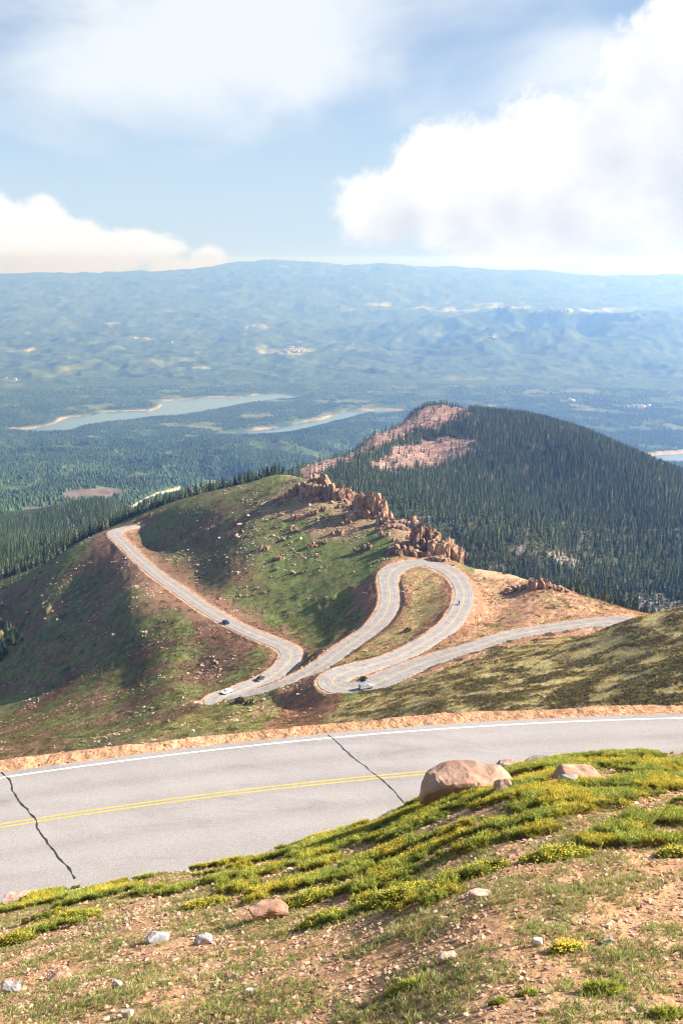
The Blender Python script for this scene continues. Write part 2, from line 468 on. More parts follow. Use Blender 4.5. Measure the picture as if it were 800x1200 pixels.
def ground_mat(name, scales, bump=0.0, bscale=1.0, var=.35, warm=.0, spec=.1):
    """terrain: cover colour from the mesh, broken up by noise at several real sizes"""
    mt, w, b = new_mat(name, .95, spec)
    at = w.n('ShaderNodeAttribute', attribute_name='Col')
    pos = w.n('ShaderNodeNewGeometry').outputs['Position']
    col = at.outputs['Color']
    for i_, s_ in enumerate(scales):
        f_ = w.noise(pos, s_, 3, .6)
        g_ = w.ramp(f_, [(.28, 1 - var), (.72, 1 + var)])
        col = w.mix(1.0, col, g_, 'MULTIPLY')
    w.link(col, b.inputs['Base Color'])
    if bump:
        h_ = w.noise(pos, bscale, 5, .65)
        bp = w.n('ShaderNodeBump', i_Strength=1.0, i_Distance=bump); w.link(h_, bp.inputs['Height']); w.link(bp.outputs[0], b.inputs['Normal'])
    return mt

def plain_mat(name, col, rough=.7, var=.18, scale=6.0, spec=.3, metal=0.0, bump=0.0, bscale=12.0):
    """a solid colour broken up by noise in object space"""
    mt, w, b = new_mat(name, rough, spec)
    tc = w.n('ShaderNodeTexCoord').outputs['Object']
    f_ = w.noise(tc, scale, 4, .6)
    g_ = w.ramp(f_, [(.3, 1 - var), (.7, 1 + var)])
    w.link(w.mix(1.0, col, g_, 'MULTIPLY'), b.inputs['Base Color'])
    b.inputs['Metallic'].default_value = metal
    if bump:
        h_ = w.noise(tc, bscale, 4, .6)
        bp = w.n('ShaderNodeBump', i_Strength=1.0, i_Distance=bump); w.link(h_, bp.inputs['Height']); w.link(bp.outputs[0], b.inputs['Normal'])
    return mt

# ================================================================ land cover
P3 = np.stack([XX, YY, Z], -1)
front = (YY > 0) & (np.abs(AZ)[None] < .62)
U = np.full_like(Z, -9e3); V = np.full_like(Z, -9e3)
U[front], V[front] = project(P3[front])

def inpoly(u, v, poly):
    ins = np.zeros(u.shape, bool); n = len(poly)
    for i in range(n):
        ax, ay = poly[i]; bx, by = poly[(i + 1) % n]
        c = ((ay > v) != (by > v))
        ins ^= c & (u < ax + (v - ay) / (by - ay + 1e-9) * (bx - ax))
    return ins

CC = np.zeros(Z.shape + (3,), np.float32)
def A3(*c): return np.array(c, np.float32)
def blend(base, w_, c): return base * (1 - w_[..., None]) + c * w_[..., None]

HILL_R = 1650.0
ridge_u = np.array([-300, -70, 0, 60, 110, 160, 200, 250, 310, 350, 385, 440, 500, 545, 580, 640, 700, 760, 800, 860, 1100])
ridge_Y = np.array([590, 600, 612, 642, 648, 658, 648, 642, 640, 640, 600, 556, 490, 468, 455, 432, 396, 376, 372, 372, 372])
RIDGE = np.interp(T2 * F * 1.01 + 400, ridge_u, ridge_Y)     # where the open hillside ends

# --- foreground
m = NEAR_D < -3.0
x, y = XX[m], YY[m]; rr = np.hypot(x, y)
c = np.broadcast_to(A3(.47, .265, .132), (len(x), 3)).copy()
c = blend(c, sst(-.1, .5, fbm(x, y, 1.6, 4, 101)) * .55, A3(.50, .33, .19))
c = blend(c, sst(.05, .4, fbm(x, y, .35, 3, 103)) * .5, A3(.30, .16, .10))
c = blend(c, sst(.0, .45, fbm(x, y, 1.2, 4, 105)) * .55, A3(.27, .24, .10))
c = blend(c, sst(-1.2, 0., NEAR_D[m] + 5.2) * .7, A3(.50, .33, .22))
CC[m] = c
# --- the bench of the near road: gravel shoulder
m = (NEAR_D >= -3.0) & (NEAR_D < 7)
x, y = XX[m], YY[m]
c = np.broadcast_to(A3(.50, .265, .145), (len(x), 3)).copy()
c = blend(c, sst(-.2, .4, fbm(x, y, .5, 3, 111)) * .6, A3(.55, .335, .20))
c = blend(c, sst(.1, .5, fbm(x, y, .25, 2, 113)) * .5, A3(.33, .17, .10))
CC[m] = c
# --- open hillside
m = (NEAR_D >= 7) & (YE < 1750)
x, y, ye, u, v = XX[m], YY[m], YE[m], U[m], V[m]
rg = RIDGE[m]
n1 = fbm(x, y, 38, 4, 121); n2 = fbm(x, y, 9, 4, 123); n3 = fbm(x, y, 2.6, 3, 125); n4 = fbm(x + y * .2, y * .55, 6, 3, 127)
c = np.broadcast_to(A3(.145, .175, .046), (len(x), 3)).copy()
c = blend(c, sst(-.15, .35, n1) * .7, A3(.175, .175, .052))
c = blend(c, sst(.05, .45, n2) * .55, A3(.20, .135, .075))
c = blend(c, sst(.12, .4, n3) * .5, A3(.085, .085, .035))
# left flank: rougher, browner
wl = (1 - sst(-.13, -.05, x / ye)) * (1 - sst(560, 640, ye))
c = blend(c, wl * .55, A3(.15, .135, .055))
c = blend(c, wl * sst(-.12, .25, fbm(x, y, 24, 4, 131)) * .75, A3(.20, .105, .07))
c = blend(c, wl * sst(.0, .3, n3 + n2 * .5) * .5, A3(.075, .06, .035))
# spur on the right: straw coloured turf with dark heath
ws = inpoly(u + n2 * 8, v + n3 * 4, [(372,832),(440,812),(480,798),(540,777),(600,757),(660,745),(715,738),(740,720),(800,700),(900,690),(900,870),(372,870)]) & (ye < 300)
ws = ws.astype(float)
c = blend(c, ws, A3(.43, .35, .16))
c = blend(c, ws * sst(-.1, .35, n2) * .5, A3(.33, .30, .11))
dk = sst(-.12, .16, n4 * .9 + n3 * .6 + .25 * n2 + .30 * sst(765, 835, v + (600 - u) * .10) - .14)
dk2 = sst(.0, .3, fbm(x * .8 + y * .5, y * .5 - x * .25, 2.6, 4, 129) + .35 * n4 + .22 * sst(765, 835, v + (600 - u) * .10) - .06)
c = blend(c, ws * dk * .30, A3(.16, .125, .055)); c = blend(c, ws * dk2 * .6, A3(.13, .09, .042))
# saddle of bare earth beyond the bends
wd = (inpoly(u + n2 * 9, v + n2 * 5, [(556,640),(600,655),(660,672),(740,700),(775,716),(720,740),(600,756),(520,785),(470,800),(430,806),(400,800),(440,776),(520,735),(552,700)]) & (ye > 270)).astype(float)
c = blend(c, wd, A3(.47, .285, .175))
c = blend(c, wd * sst(-.05, .3, n2 + .4 * n1) * .65, A3(.36, .30, .13))
c = blend(c, wd * sst(.1, .4, n3) * .4, A3(.30, .16, .10))
# inside the bends
wi = (inpoly(u + n2 * 5, v + n2 * 3, [(462,668),(500,664),(530,680),(535,705),(510,738),(455,765),(400,785),(360,800),(340,800),(400,765),(450,728),(462,700)])).astype(float)
c = blend(c, wi, A3(.33, .26, .115))
c = blend(c, wi * sst(-.1, .3, n2) * .7, A3(.44, .26, .155))
# broken rock below the crags
CR_W = np.zeros(len(x))
for (cu, cv, ru, rv) in [(372,580,60,22),(430,600,50,30),(480,625,35,22),(515,648,40,20),(630,690,45,12),(395,620,50,16),(340,600,40,12)]:
    CR_W = np.maximum(CR_W, np.exp(-(((u - cu) / ru) ** 2 + ((v - cv) / rv) ** 2)))
CR_W *= (ye < 640)
c = blend(c, sst(.35, .75, CR_W + n2 * .35) * .75, A3(.37, .23, .14))
# knoll
wk = inpoly(u + n2 * 6, v + n3 * 3, [(140,880),(250,822),(300,818),(350,805),(385,822),(380,860),(300,870)]).astype(float) * (ye < 305)
c = blend(c, wk, A3(.21, .20, .065)); c = blend(c, wk * sst(0, .35, n2) * .7, A3(.36, .22, .13))
# earth along the roads
so = SOIL[m]; rd = ROAD_D[m]
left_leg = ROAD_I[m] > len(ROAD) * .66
reach = np.where(left_leg, 13.0, 6.5) * (1 + .9 * n2 + .5 * n1)
so = np.maximum(so * (1.15 + n2 * .8), (1 - sst(reach * .7, reach * 1.15, rd)) * (.62 + .5 * n3 + .3 * left_leg))
cutk = inpoly(u + n2 * 5, v + n3 * 3, [(300,858),(322,838),(345,818),(372,806),(392,806),(404,818),(392,832),(372,848),(345,862)]) & (ye > 180) & (ye < 320)
so = np.clip(np.maximum(so, cutk * .95), 0, 1)
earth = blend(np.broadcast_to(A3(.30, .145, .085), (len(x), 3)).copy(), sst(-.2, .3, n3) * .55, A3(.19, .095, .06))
earth = blend(earth, left_leg * .75, A3(.185, .098, .066))  # left leg's reddish soil darkened, putting the bank's shade into its colour
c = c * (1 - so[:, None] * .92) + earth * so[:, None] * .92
c = blend(c, 1 - sst(.7, 1.9, rd + n3 * 1.6), A3(.47, .29, .18))
# beyond the hillside: forest floor, bare granite patches on the hill
wf = sst(-25, 25, ye - rg + n1 * 30)
fl = blend(np.broadcast_to(A3(.085, .08, .038), (len(x), 3)).copy(), sst(-.1, .4, n2) * .6, A3(.15, .12, .06))
wb1 = inpoly(u + n1 * 22 + n2 * 10, v + n1 * 6 + n2 * 6, [(340,562),(345,545),(400,512),(470,486),(520,470),(553,480),(540,492),(500,500),(460,518),(420,536),(385,556),(365,566)]) & (ye > 800)
wb2 = inpoly(u + n1 * 26 + n2 * 12, v + n1 * 8 + n2 * 4, [(425,548),(440,536),(478,524),(520,512),(552,512),(562,520),(540,540),(500,549),(455,554)]) & (ye > 900)
BARE = np.zeros_like(Z, bool); BARE[m] = wb1 | wb2
bare_c = blend(np.broadcast_to(A3(.225, .135, .105), (len(x), 3)).copy(), sst(-.1, .3, fbm(x, y, 22, 4, 141)) * .7, A3(.16, .095, .078))
bare_c = blend(bare_c, sst(.1, .35, fbm(x, y, 9, 3, 143)) * .6, A3(.40, .28, .21))
fl = np.where((wb1 | wb2)[:, None], bare_c, fl)
tal = sst(.31, .48, fbm(x, y * .7, 46, 4, 145) + .28 * np.exp(-((v - 660 - (u - 640) * .26) / 22) ** 2) - .05) * (ye > 600) * (u > 560)
TALUS = np.zeros_like(Z); TALUS[m] = tal * wf
fl = blend(fl, tal * .7, A3(.36, .30, .25))
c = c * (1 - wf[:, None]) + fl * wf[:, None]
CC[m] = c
# --- valley and far country
m = YE >= 1500
x, y, ye, u, v = XX[m], YY[m], YE[m], U[m], V[m]
n1 = fbm(x, y, 1500, 4, 151); n2 = fbm(x, y, 420, 4, 153); n3 = fbm(x, y, 90, 3, 155)
fo = np.broadcast_to(A3(.050, .078, .032), (len(x), 3)).copy()
fo = blend(fo, sst(-.1, .3, n3 + .5 * n2) * .6, A3(.10, .125, .048))
OPEN = sst(.22, .42, n2 + .35 * n1 + .2 * n3)
fo = blend(fo, OPEN * .6, A3(.16, .17, .07))
OPENG = np.zeros_like(Z); 
burn = np.exp(-(((u - 70) / 85) ** 2 + ((v - 603) / 14) ** 2)) + np.exp(-(((u - 110) / 50) ** 2 + ((v - 578) / 7) ** 2))
burn = sst(.35, .7, burn + n3 * .3) * (ye > 1300)
fo = blend(fo, burn * .85, A3(.16, .115, .10))
pat = np.zeros(len(x))
nd1 = fbm(x, y, 700, 4, 157); nd2 = fbm(x, y * .4, 260, 3, 159)
for (cu, cv, ru, rv, a_) in [(330,411,62,7,1),(290,384,24,4,.9),(450,357,30,4,1),(520,362,60,4.5,1.1),(600,360,55,3,1),(680,363,70,4,1.1),(560,356,120,2,.8),(165,397,45,4,.9),(270,390,45,4,.9),(10,370,26,5,.9),(25,408,36,5,.8),(10,445,18,3,1),(50,437,20,2.5,.8),
                             (90,411,40,3,.7),(525,440,20,7,.9),(240,430,22,4,.9),(130,379,20,3,.7),(210,362,22,3,.6),(590,378,90,9,.35),(640,395,35,10,.5),(665,470,30,5,.9),(740,477,40,4,.8),(680,480,16,3,.9),(560,400,26,14,.4),
                             (700,420,40,20,.35),(600,430,26,14,.35),(190,400,70,3,.6),(310,476,16,4,.7),(470,520,30,3,.4),(120,505,14,3,.7),(40,528,20,4,.6),(340,400,30,3,.6),(230,357,30,2.5,.6),(745,391,20,6,.5)]:
    pat = np.maximum(pat, a_ * np.exp(-(((u - cu) / ru) ** 2 + ((v - cv) / rv) ** 2)))
pat = sst(.42, .74, pat * .62 + nd1 * .42 + nd2 * .55) * (ye > 4500)
PALE = np.zeros_like(Z); PALE[m] = pat
fo = blend(fo, pat * .85, A3(.36, .35, .21)); 
fo = blend(fo, pat * sst(.15, .4, n3) * .7, A3(.44, .37, .30))
sd = LAKE_SD[m]
shore = (1 - sst(12, 34, sd + n3 * 30)) * sst(-.25, .25, fbm(x, y, 300, 3, 161) + .1)
sand3 = ((u > 730) & (v > 515) & (v < 545) & (sd < 45 + 60 * n3)).astype(float)
shore = np.maximum(shore, sand3)
fo = blend(fo, shore * (sd < 300), A3(.36, .28, .20))
tr = np.abs(v - np.interp(u, [150, 158, 170, 182, 200, 215], [598, 592, 585.5, 580, 575, 572]))
fo = blend(fo, (1 - sst(1.2, 2.0, tr + n3)) * (u > 154) * (u < 212) * (ye > 1500) * (ye < 4200), A3(.55, .45, .33))
OPENG[m] = np.maximum(np.maximum(np.maximum(OPEN, burn), np.maximum(pat, shore)), 2.0 * (tr < 3.2) * (u > 152) * (u < 214) * (ye > 1500) * (ye < 4200))
CC[m] = fo
del fo, c, fl, bare_c, earth

# ================================================================ the ground, cut into its plain pieces
def zone_of():
    zn = np.zeros((NR - 1, NA), np.int8)
    j1 = (np.arange(NA) + 1) % NA
    ndc = NEAR_D[:-1]; yec = YE[:-1]; rg = RIDGE[:-1]
    zn[:] = 1
    zn[ndc < 0] = 0
    zn[(ndc >= 0) & (yec > rg)] = 2
    zn[yec > 1700] = 3
    zn[yec > 17000] = 4
    return zn
ZN = zone_of()
vid = np.arange(NR * NA).reshape(NR, NA)
j1 = (np.arange(NA) + 1) % NA
quads = np.stack([vid[:-1], vid[:-1][:, j1] if False else np.take(vid[:-1], j1, axis=1), np.take(vid[1:], j1, axis=1), vid[1:]], -1)
MG = [
 ground_mat('stony_soil', [1.7, 9.0, 38.0], bump=.035, bscale=16.0, var=.22),
 ground_mat('alpine_turf', [.05, .33, 1.1, 2.6], bump=.45, bscale=.9, var=.22),
 ground_mat('mountain_ground', [.02, .2], bump=.6, bscale=.25, var=.2),
 ground_mat('valley_ground', [.012, .05], bump=3.0, bscale=.05, var=.28),
 ground_mat('far_ground', [.0015, .006], bump=8.0, bscale=.01, var=.25)]
for zi, (nm, lb) in enumerate([('slope', 'stony orange earth slope with thin grass falling away to the near road'),
                               ('hillside', 'grassy alpine hillside with bare earth banks beside the switchback roads'),
                               ('hill', 'rounded forested hill with bare pinkish granite patches below its summit'),
                               ('valley', 'wide wooded valley floor with clearings around the reservoirs'),
                               ('mountains', 'hazy blue mountain ranges along the horizon')]):
    fs = quads[ZN == zi]
    used, inv = np.unique(fs, return_inverse=True)
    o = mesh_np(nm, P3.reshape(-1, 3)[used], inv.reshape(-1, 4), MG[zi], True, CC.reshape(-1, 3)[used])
    o.data.flip_normals() if False else None
    tag(o, lb, kind='structure')
# ground directly under the camera closes the ring
n0 = len(AZ)
Vv = np.vstack([P3[0], [[0, 0, -3.05]]]); Ff = np.stack([np.arange(n0), (np.arange(n0) + 1) % n0, np.full(n0, n0)], 1)
o = mesh_np('ground', Vv, Ff, MG[0], True, np.vstack([CC[0], [[.45, .28, .18]]]).astype(np.float32)); tag(o, 'patch of stony earth under the viewpoint', kind='structure')

# ================================================================ water
mt, w, b = new_mat('lake_water', .12, .5)
b.inputs['Base Color'].default_value = (.06, .13, .20, 1)
pos = w.n('ShaderNodeNewGeometry').outputs['Position']
bp = w.n('ShaderNodeBump', i_Strength=.35, i_Distance=1.0); w.link(w.noise(pos, .09, 4, .6), bp.inputs['Height']); w.link(bp.outputs[0], b.inputs['Normal'])
for P, lb in zip(LAKES, ('long blue reservoir lying among the wooded hills on the left', 'narrow inlet of water with a sandy bank behind the bare ridge', 'small reservoir with a pale sandy shore at the right edge')):
    bm = bmesh.new()
    ctr = P.mean(0); big = ctr + (P - ctr) * 1.0
    vs = [bm.verts.new((p[0], p[1], LAKE_Z)) for p in big]
    f_ = bm.faces.new(vs); bmesh.ops.triangulate(bm, faces=[f_])
    bmesh.ops.recalc_face_normals(bm, faces=bm.faces)
    me = bpy.data.meshes.new('water'); bm.to_mesh(me); bm.free(); me.materials.append(mt)
    if me.polygons[0].normal.z < 0: me.flip_normals()
    o = bpy.data.objects.new('water', me); COL.objects.link(o); tag(o, lb, kind='structure')

# ================================================================ roads
def ribbon(name, C, off_a, off_b, dz, mat, parent=None, skirt=0.0, across=1):
    """strip along centre line C between two sideways offsets (arrays or numbers)"""
    C = np.asarray(C, float); n = len(C)
    d = np.gradient(C[:, :2], axis=0); d /= np.linalg.norm(d, axis=1)[:, None] + 1e-9
    nrm = np.stack([-d[:, 1], d[:, 0]], 1)
    oa = np.broadcast_to(off_a, (n,)); ob = np.broadcast_to(off_b, (n,))
    rows = []
    fr = np.linspace(0, 1, across + 1)
    if skirt: rows.append((oa - .25, dz - skirt))
    for f_ in fr: rows.append((oa + (ob - oa) * f_, dz))
    if skirt: rows.append((ob + .25, dz - skirt))
    Vs = []; Cs = []
    for o_, z_ in rows:
        Vs.append(np.stack([C[:, 0] + nrm[:, 0] * o_, C[:, 1] + nrm[:, 1] * o_, C[:, 2] + z_], 1))
        Cs.append(np.stack([o_, np.zeros(n), np.zeros(n)], 1))
    k = len(rows); Vv = np.stack(Vs, 1).reshape(-1, 3); Cv = np.stack(Cs, 1).reshape(-1, 3)
    i = np.arange(n - 1)[:, None] * k + np.arange(k - 1)[None]
    Fq = np.stack([i, i + k, i + k + 1, i + 1], -1).reshape(-1, 4)
    Fq = Fq[:, ::-1]
    return mesh_np(name, Vv, Fq, mat, False, Cv.astype(np.float32), parent)

def asphalt_mat(name, base, grain, seam, wheel=(-2.7, -1.0, 1.0, 2.7)):
    mt, w, b = new_mat(name, .9, .25)
    pos = w.n('ShaderNodeNewGeometry').outputs['Position']
    at = w.n('ShaderNodeAttribute', attribute_name='Col')
    sx = w.n('ShaderNodeSeparateColor', i_Color=at.outputs['Color']).outputs[0]
    gr_ = w.math('ADD', w.math('MULTIPLY', w.noise(pos, grain, 2, .7), .55), w.math('MULTIPLY', w.noise(pos, grain * .28, 3, .7), .45))
    col = w.mix(w.ramp(gr_, [(.36, 0.0), (.64, 1.0)]), [c_ * .70 for c_ in base], [c_ * 1.28 for c_ in base])
    stain = w.ramp(w.noise(w.vmath('MULTIPLY', pos, (.25, 1.0, 1.0)), 1.1, 5, .65, .6), [(.56, 1.0), (.72, .80)])
    col = w.mix(1.0, col, stain, 'MULTIPLY')
    for (c0_, wd_) in ((.0, .55), (-1.85, .4), (1.85, .4)):
        oil = w.math('SUBTRACT', 1.0, w.math('DIVIDE', w.math('ABSOLUTE', w.math('SUBTRACT', sx, c0_)), wd_), clamp=True)
        col = w.mix(w.math('MULTIPLY', oil, .16), col, [c_ * .55 for c_ in base])
    col = w.mix(1.0, col, w.ramp(w.noise(pos, .22, 4, .6), [(.3, .90), (.7, 1.10)]), 'MULTIPLY')
    # paler wheel tracks, worn along the lane
    acc = None
    for p_ in wheel:
        g_ = w.math('SUBTRACT', 1.0, w.math('MULTIPLY', w.math('ABSOLUTE', w.math('SUBTRACT', sx, p_)), 1.5), clamp=True)
        acc = g_ if acc is None else w.math('MAXIMUM', acc, g_)
    br = w.math('MULTIPLY', acc, w.noise(pos, .5, 3))
    col = w.mix(w.math('MULTIPLY', br, .5), col, [min(.6, c_ * 1.3) for c_ in base])
    w.link(col, b.inputs['Base Color'])
    bp = w.n('ShaderNodeBump', i_Strength=.6, i_Distance=.008); w.link(w.noise(pos, grain, 3, .7), bp.inputs['Height']); w.link(bp.outputs[0], b.inputs['Normal'])
    return mt
M_ASPH = asphalt_mat('weathered_asphalt', (.305, .275, .26), 55.0, True)
M_ASPH2 = asphalt_mat('weathered_asphalt_far', (.285, .255, .238), 1.3, True)
M_WHITE = plain_mat('white_paint', (.74, .72, .69), .7, .12, 3.0)
M_WHITE2 = plain_mat('worn_white_paint', (.46, .43, .40), .8, .2, 2.0)
M_YELL = plain_mat('yellow_paint', (.66, .40, .09), .7, .16, 3.0)
M_YELL2 = plain_mat('faded_yellow_paint', (.62, .44, .20), .7, .16, 3.0)
M_SEAL = plain_mat('crack_sealant', (.035, .032, .035), .55, .3, 6.0)

xs = np.arange(-75, 76, .5)
NEARC = np.stack([xs, near_cy(xs), np.full(len(xs), -H)], 1)
er = fbm(xs, xs * 0, 2.2, 3, 201) * .10
ro = ribbon('road', NEARC, -NHWN + er, NHW + er * .8, 0.0, M_ASPH, None, .2, 8)
tag(ro, 'nearest stretch of pale asphalt road with double yellow line and white edge line', kind='structure')
ribbon('edge_line', NEARC, 3.52, 3.62, .004, M_WHITE, ro)
ribbon('edge_line', NEARC, -4.68, -4.56, .004, M_WHITE, ro)
ribbon('center_line', NEARC, .07, .15, .004, M_YELL, ro)
ribbon('center_line', NEARC, -.15, -.07, .004, M_YELL, ro)
def crack(px, seed, wdt):
    P = np.array([[float(tv(u, v)) * (H / float(kv(v))), H / float(kv(v)), -H] for u, v in px])
    Q = resample(P, .07); s = np.arange(len(Q)) * .07
    Q[:, 0] += perlin(s / 1.1, s * 0, seed) * .10 + perlin(s / .3, s * 0, seed + 1) * .03; Q[:, 1] += perlin(s / .5, s * 0 + 4, seed + 2) * .04
    wv = wdt * (.8 + .9 * perlin(s / .35, s * 0 + 9, seed + 3))
    q = ribbon('crack_seal', Q, -wv, wv, .008, M_SEAL, ro); q['label'] = 'dark wandering sealed crack across the near road'
crack([(1,905),(12,916),(20,937),(38,955),(45,972),(58,992),(72,1008),(90,1030)], 301, .034)
crack([(385,861),(397,873),(412,886),(430,900),(446,912),(460,925),(477,943)], 311, .024)
RC = ROAD.copy()
rf = ribbon('road', RC, -ROAD_HW, ROAD_HW, .02, M_ASPH2, None, .35, 6)
tag(rf, 'grey switchback road winding down the hillside below the rocky ridge', kind='structure')
ribbon('center_line', RC, .08, .22, .026, M_YELL2, rf); ribbon('center_line', RC, -.22, -.08, .026, M_YELL2, rf)
ribbon('edge_line', RC, ROAD_HW - .50, ROAD_HW - .40, .026, M_WHITE2, rf); ribbon('edge_line', RC, -ROAD_HW + .40, -ROAD_HW + .50, .026, M_WHITE2, rf)
# ================================================================ shared scatter tools
SL = -Z / R[:, None]
KMIN = np.minimum.accumulate(SL, axis=0)
def visible(px, py, pz, h):       # would a thing of height h standing here show above the ground in front of it?
    r_ = np.hypot(px, py); a = np.arctan2(px, py)
    j = np.clip(np.rint(np.interp(a, AZ, np.arange(NA))).astype(int), 0, NA - 1)
    i = np.clip(np.interp(np.log(r_), LR, np.arange(NR)).astype(int) - 2, 0, NR - 1)
    return (-(pz + h) / r_) < KMIN[i, j] + .002
def inframe(px, py, pz, mu=25, mv=25):
    u, v = project(np.stack([px, py, pz], -1))
    return (u > -mu) & (u < 800 + mu) & (v > -mv) & (v < 1200 + mv)

def scatter(tmpls, pos, scl, rot, cols, tilt=None, zs=None):
    """tmpls: list of (V, F, shade(n,3)); returns merged V, F, C. cols multiply the template's own colours"""
    Vs, Fs, Cs = [], [], []; base = 0
    which = rng.integers(0, len(tmpls), len(pos))
    for k_, (tV, tF, tC) in enumerate(tmpls):
        q = np.flatnonzero(which == k_)
        if len(q) == 0: continue
        c_, s_ = np.cos(rot[q])[:, None], np.sin(rot[q])[:, None]
        sx = scl[q][:, None]; sz = (zs[q] if zs is not None else scl[q])[:, None]
        X = (tV[None, :, 0] * c_ - tV[None, :, 1] * s_) * sx; Y_ = (tV[None, :, 0] * s_ + tV[None, :, 1] * c_) * sx; Z_ = tV[None, :, 2] * sz
        if tilt is not None:
            X = X + Z_ * tilt[q, 0][:, None]; Y_ = Y_ + Z_ * tilt[q, 1][:, None]
        Vq = np.stack([X + pos[q, 0][:, None], Y_ + pos[q, 1][:, None], Z_ + pos[q, 2][:, None]], -1).reshape(-1, 3)
        Fq = (tF[None] + (np.arange(len(q)) * len(tV))[:, None, None]).reshape(-1, tF.shape[1]) + base
        Cq = (tC[None] * cols[q][:, None, :]).reshape(-1, 3)
        Vs.append(Vq); Fs.append(Fq); Cs.append(Cq); base += len(Vq)
    return np.vstack(Vs), np.vstack(Fs), np.vstack(Cs).astype(np.float32)

def leaf_mat(name, var=.25, scale=1.0, transl=.3, rough=.7, tint=None):
    mt, w, b = new_mat(name, rough, .25)
    if tint is None: col = w.n('ShaderNodeAttribute', attribute_name='Col').outputs['Color']
    else:
        col = w.n('ShaderNodeRGB').outputs[0]; col.default_value = (*tint, 1)
        rnd = w.n('ShaderNodeObjectInfo').outputs['Random']
        col = w.mix(1.0, col, w.ramp(rnd, [(0.0, (.72, .75, .8)), (.6, (1.05, 1.05, 1.0)), (1.0, (1.5, 1.4, 1.05))]), 'MULTIPLY')
    pos = w.n('ShaderNodeNewGeometry').outputs['Position']
    col = w.mix(1.0, col, w.ramp(w.noise(pos, scale, 3), [(.3, 1 - var), (.7, 1 + var)]), 'MULTIPLY')
    w.link(col, b.inputs['Base Color'])
    tr_ = w.n('ShaderNodeBsdfTranslucent'); w.link(col, tr_.inputs['Color'])
    mx = w.n('ShaderNodeMixShader', i_0=transl); w.link(b.outputs[0], mx.inputs[1]); w.link(tr_.outputs[0], mx.inputs[2])
    w.link(mx.outputs[0], mt.node_tree.nodes['Material Output'].inputs['Surface'])
    return mt
def rock_mat(name, tint=None, scale=2.0, var=.3, bump=.05):
    mt, w, b = new_mat(name, .95, .15)
    pos = w.n('ShaderNodeNewGeometry').outputs['Position']
    if tint is None: col = w.n('ShaderNodeAttribute', attribute_name='Col').outputs['Color']
    else:
        col = w.mix(w.ramp(w.noise(pos, scale * .45, 4, .6), [(.38, 0.0), (.66, 1.0)]), tint[0], tint[1])
        rnd = w.n('ShaderNodeObjectInfo').outputs['Random']
        col = w.mix(1.0, col, w.ramp(rnd, [(0.0, (.75, .72, .72)), (1.0, (1.25, 1.25, 1.25))]), 'MULTIPLY')
    col = w.mix(1.0, col, w.ramp(w.noise(pos, scale, 5, .65), [(.28, 1 - var), (.72, 1 + var)]), 'MULTIPLY')
    w.link(col, b.inputs['Base Color'])
    bp = w.n('ShaderNodeBump', i_Strength=1.0, i_Distance=bump); w.link(w.noise(pos, scale * 1.6, 6, .65), bp.inputs['Height']); w.link(bp.outputs[0], b.inputs['Normal'])
    return mt

def hull(n=16, sx=1, sy=1, sz=1, seed=0, box=.6):
    """angular stone: hull of random points, base near z = 0"""
    r_ = np.random.default_rng(seed)
    p = r_.normal(size=(n, 3)); p /= np.linalg.norm(p, axis=1)[:, None]
    q = np.sign(p) * np.abs(p) ** box
    p = q / np.abs(q).max() * (.8 + .35 * r_.random((n, 1)))
    p = p * .5 * np.array([sx, sy, sz])
    bm = bmesh.new()
    for a in p: bm.verts.new(a)
    bmesh.ops.convex_hull(bm, input=bm.verts)
    for v_ in [v_ for v_ in bm.verts if not v_.link_faces]: bm.verts.remove(v_)
    bmesh.ops.triangulate(bm, faces=bm.faces)
    bm.verts.index_update()
    Vv = np.array([v_.co[:] for v_ in bm.verts]); Ff = np.array([[v_.index for v_ in f_.verts] for f_ in bm.faces]); bm.free()
    Vv[:, 2] -= Vv[:, 2].min() + sz * .22
    return Vv, Ff, np.ones((len(Vv), 3))
STONES = [hull(18, 1.15, .85, .75, s) for s in range(8)]
PEBBLES = [hull(10, 1.2, .85, .65, 40 + s) for s in range(6)]

# ================================================================ conifers
def crown(seed, tiers=8, spokes=9, r=.21, low=.10):
    """unit-height spruce crown: drooping ragged whorls of branches"""
    r_ = np.random.default_rng(seed); Vv, Ff, Cv = [], [], []
    lean = r_.normal(0, .012, 2)
    for t_ in range(tiers):
        f_ = t_ / (tiers - 1)
        zb = low + (1 - low) * f_ * .90
        rad = r * (1 - f_) ** .85 * (.82 + .36 * r_.random()) + .018
        zt = min(1.0, zb + (.22 - .07 * f_)) if t_ < tiers - 1 else 1.0
        c0 = len(Vv); Vv.append((lean[0] * zt, lean[1] * zt, zt)); Cv.append((1, 1, 1))
        n_ = spokes * 2; off = r_.random() * 6.28
        for s in range(n_):
            a = off + s * 2 * math.pi / n_ + r_.normal(0, .07)
            k_ = (1.0 if s % 2 == 0 else .52) * (.78 + .44 * r_.random())
            dz = -.035 * k_ + r_.normal(0, .012) if s % 2 == 0 else .022
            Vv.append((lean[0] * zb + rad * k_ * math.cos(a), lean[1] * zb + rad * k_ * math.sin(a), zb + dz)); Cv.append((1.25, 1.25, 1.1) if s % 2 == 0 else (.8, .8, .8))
        for s in range(n_): Ff.append((c0, c0 + 1 + s, c0 + 1 + (s + 1) % n_))
    return np.array(Vv), np.array(Ff), np.array(Cv)
def trunk_arr(low=.2, r=.022):
    a = np.arange(6) * math.pi / 3
    V0 = np.stack([r * np.cos(a), r * np.sin(a), np.full(6, -.06)], 1); V1 = V0 * .5; V1[:, 2] = .55
    F_ = np.array([[i, (i + 1) % 6, 6 + (i + 1) % 6, 6 + i] for i in range(6)])
    return np.vstack([V0, V1]), F_
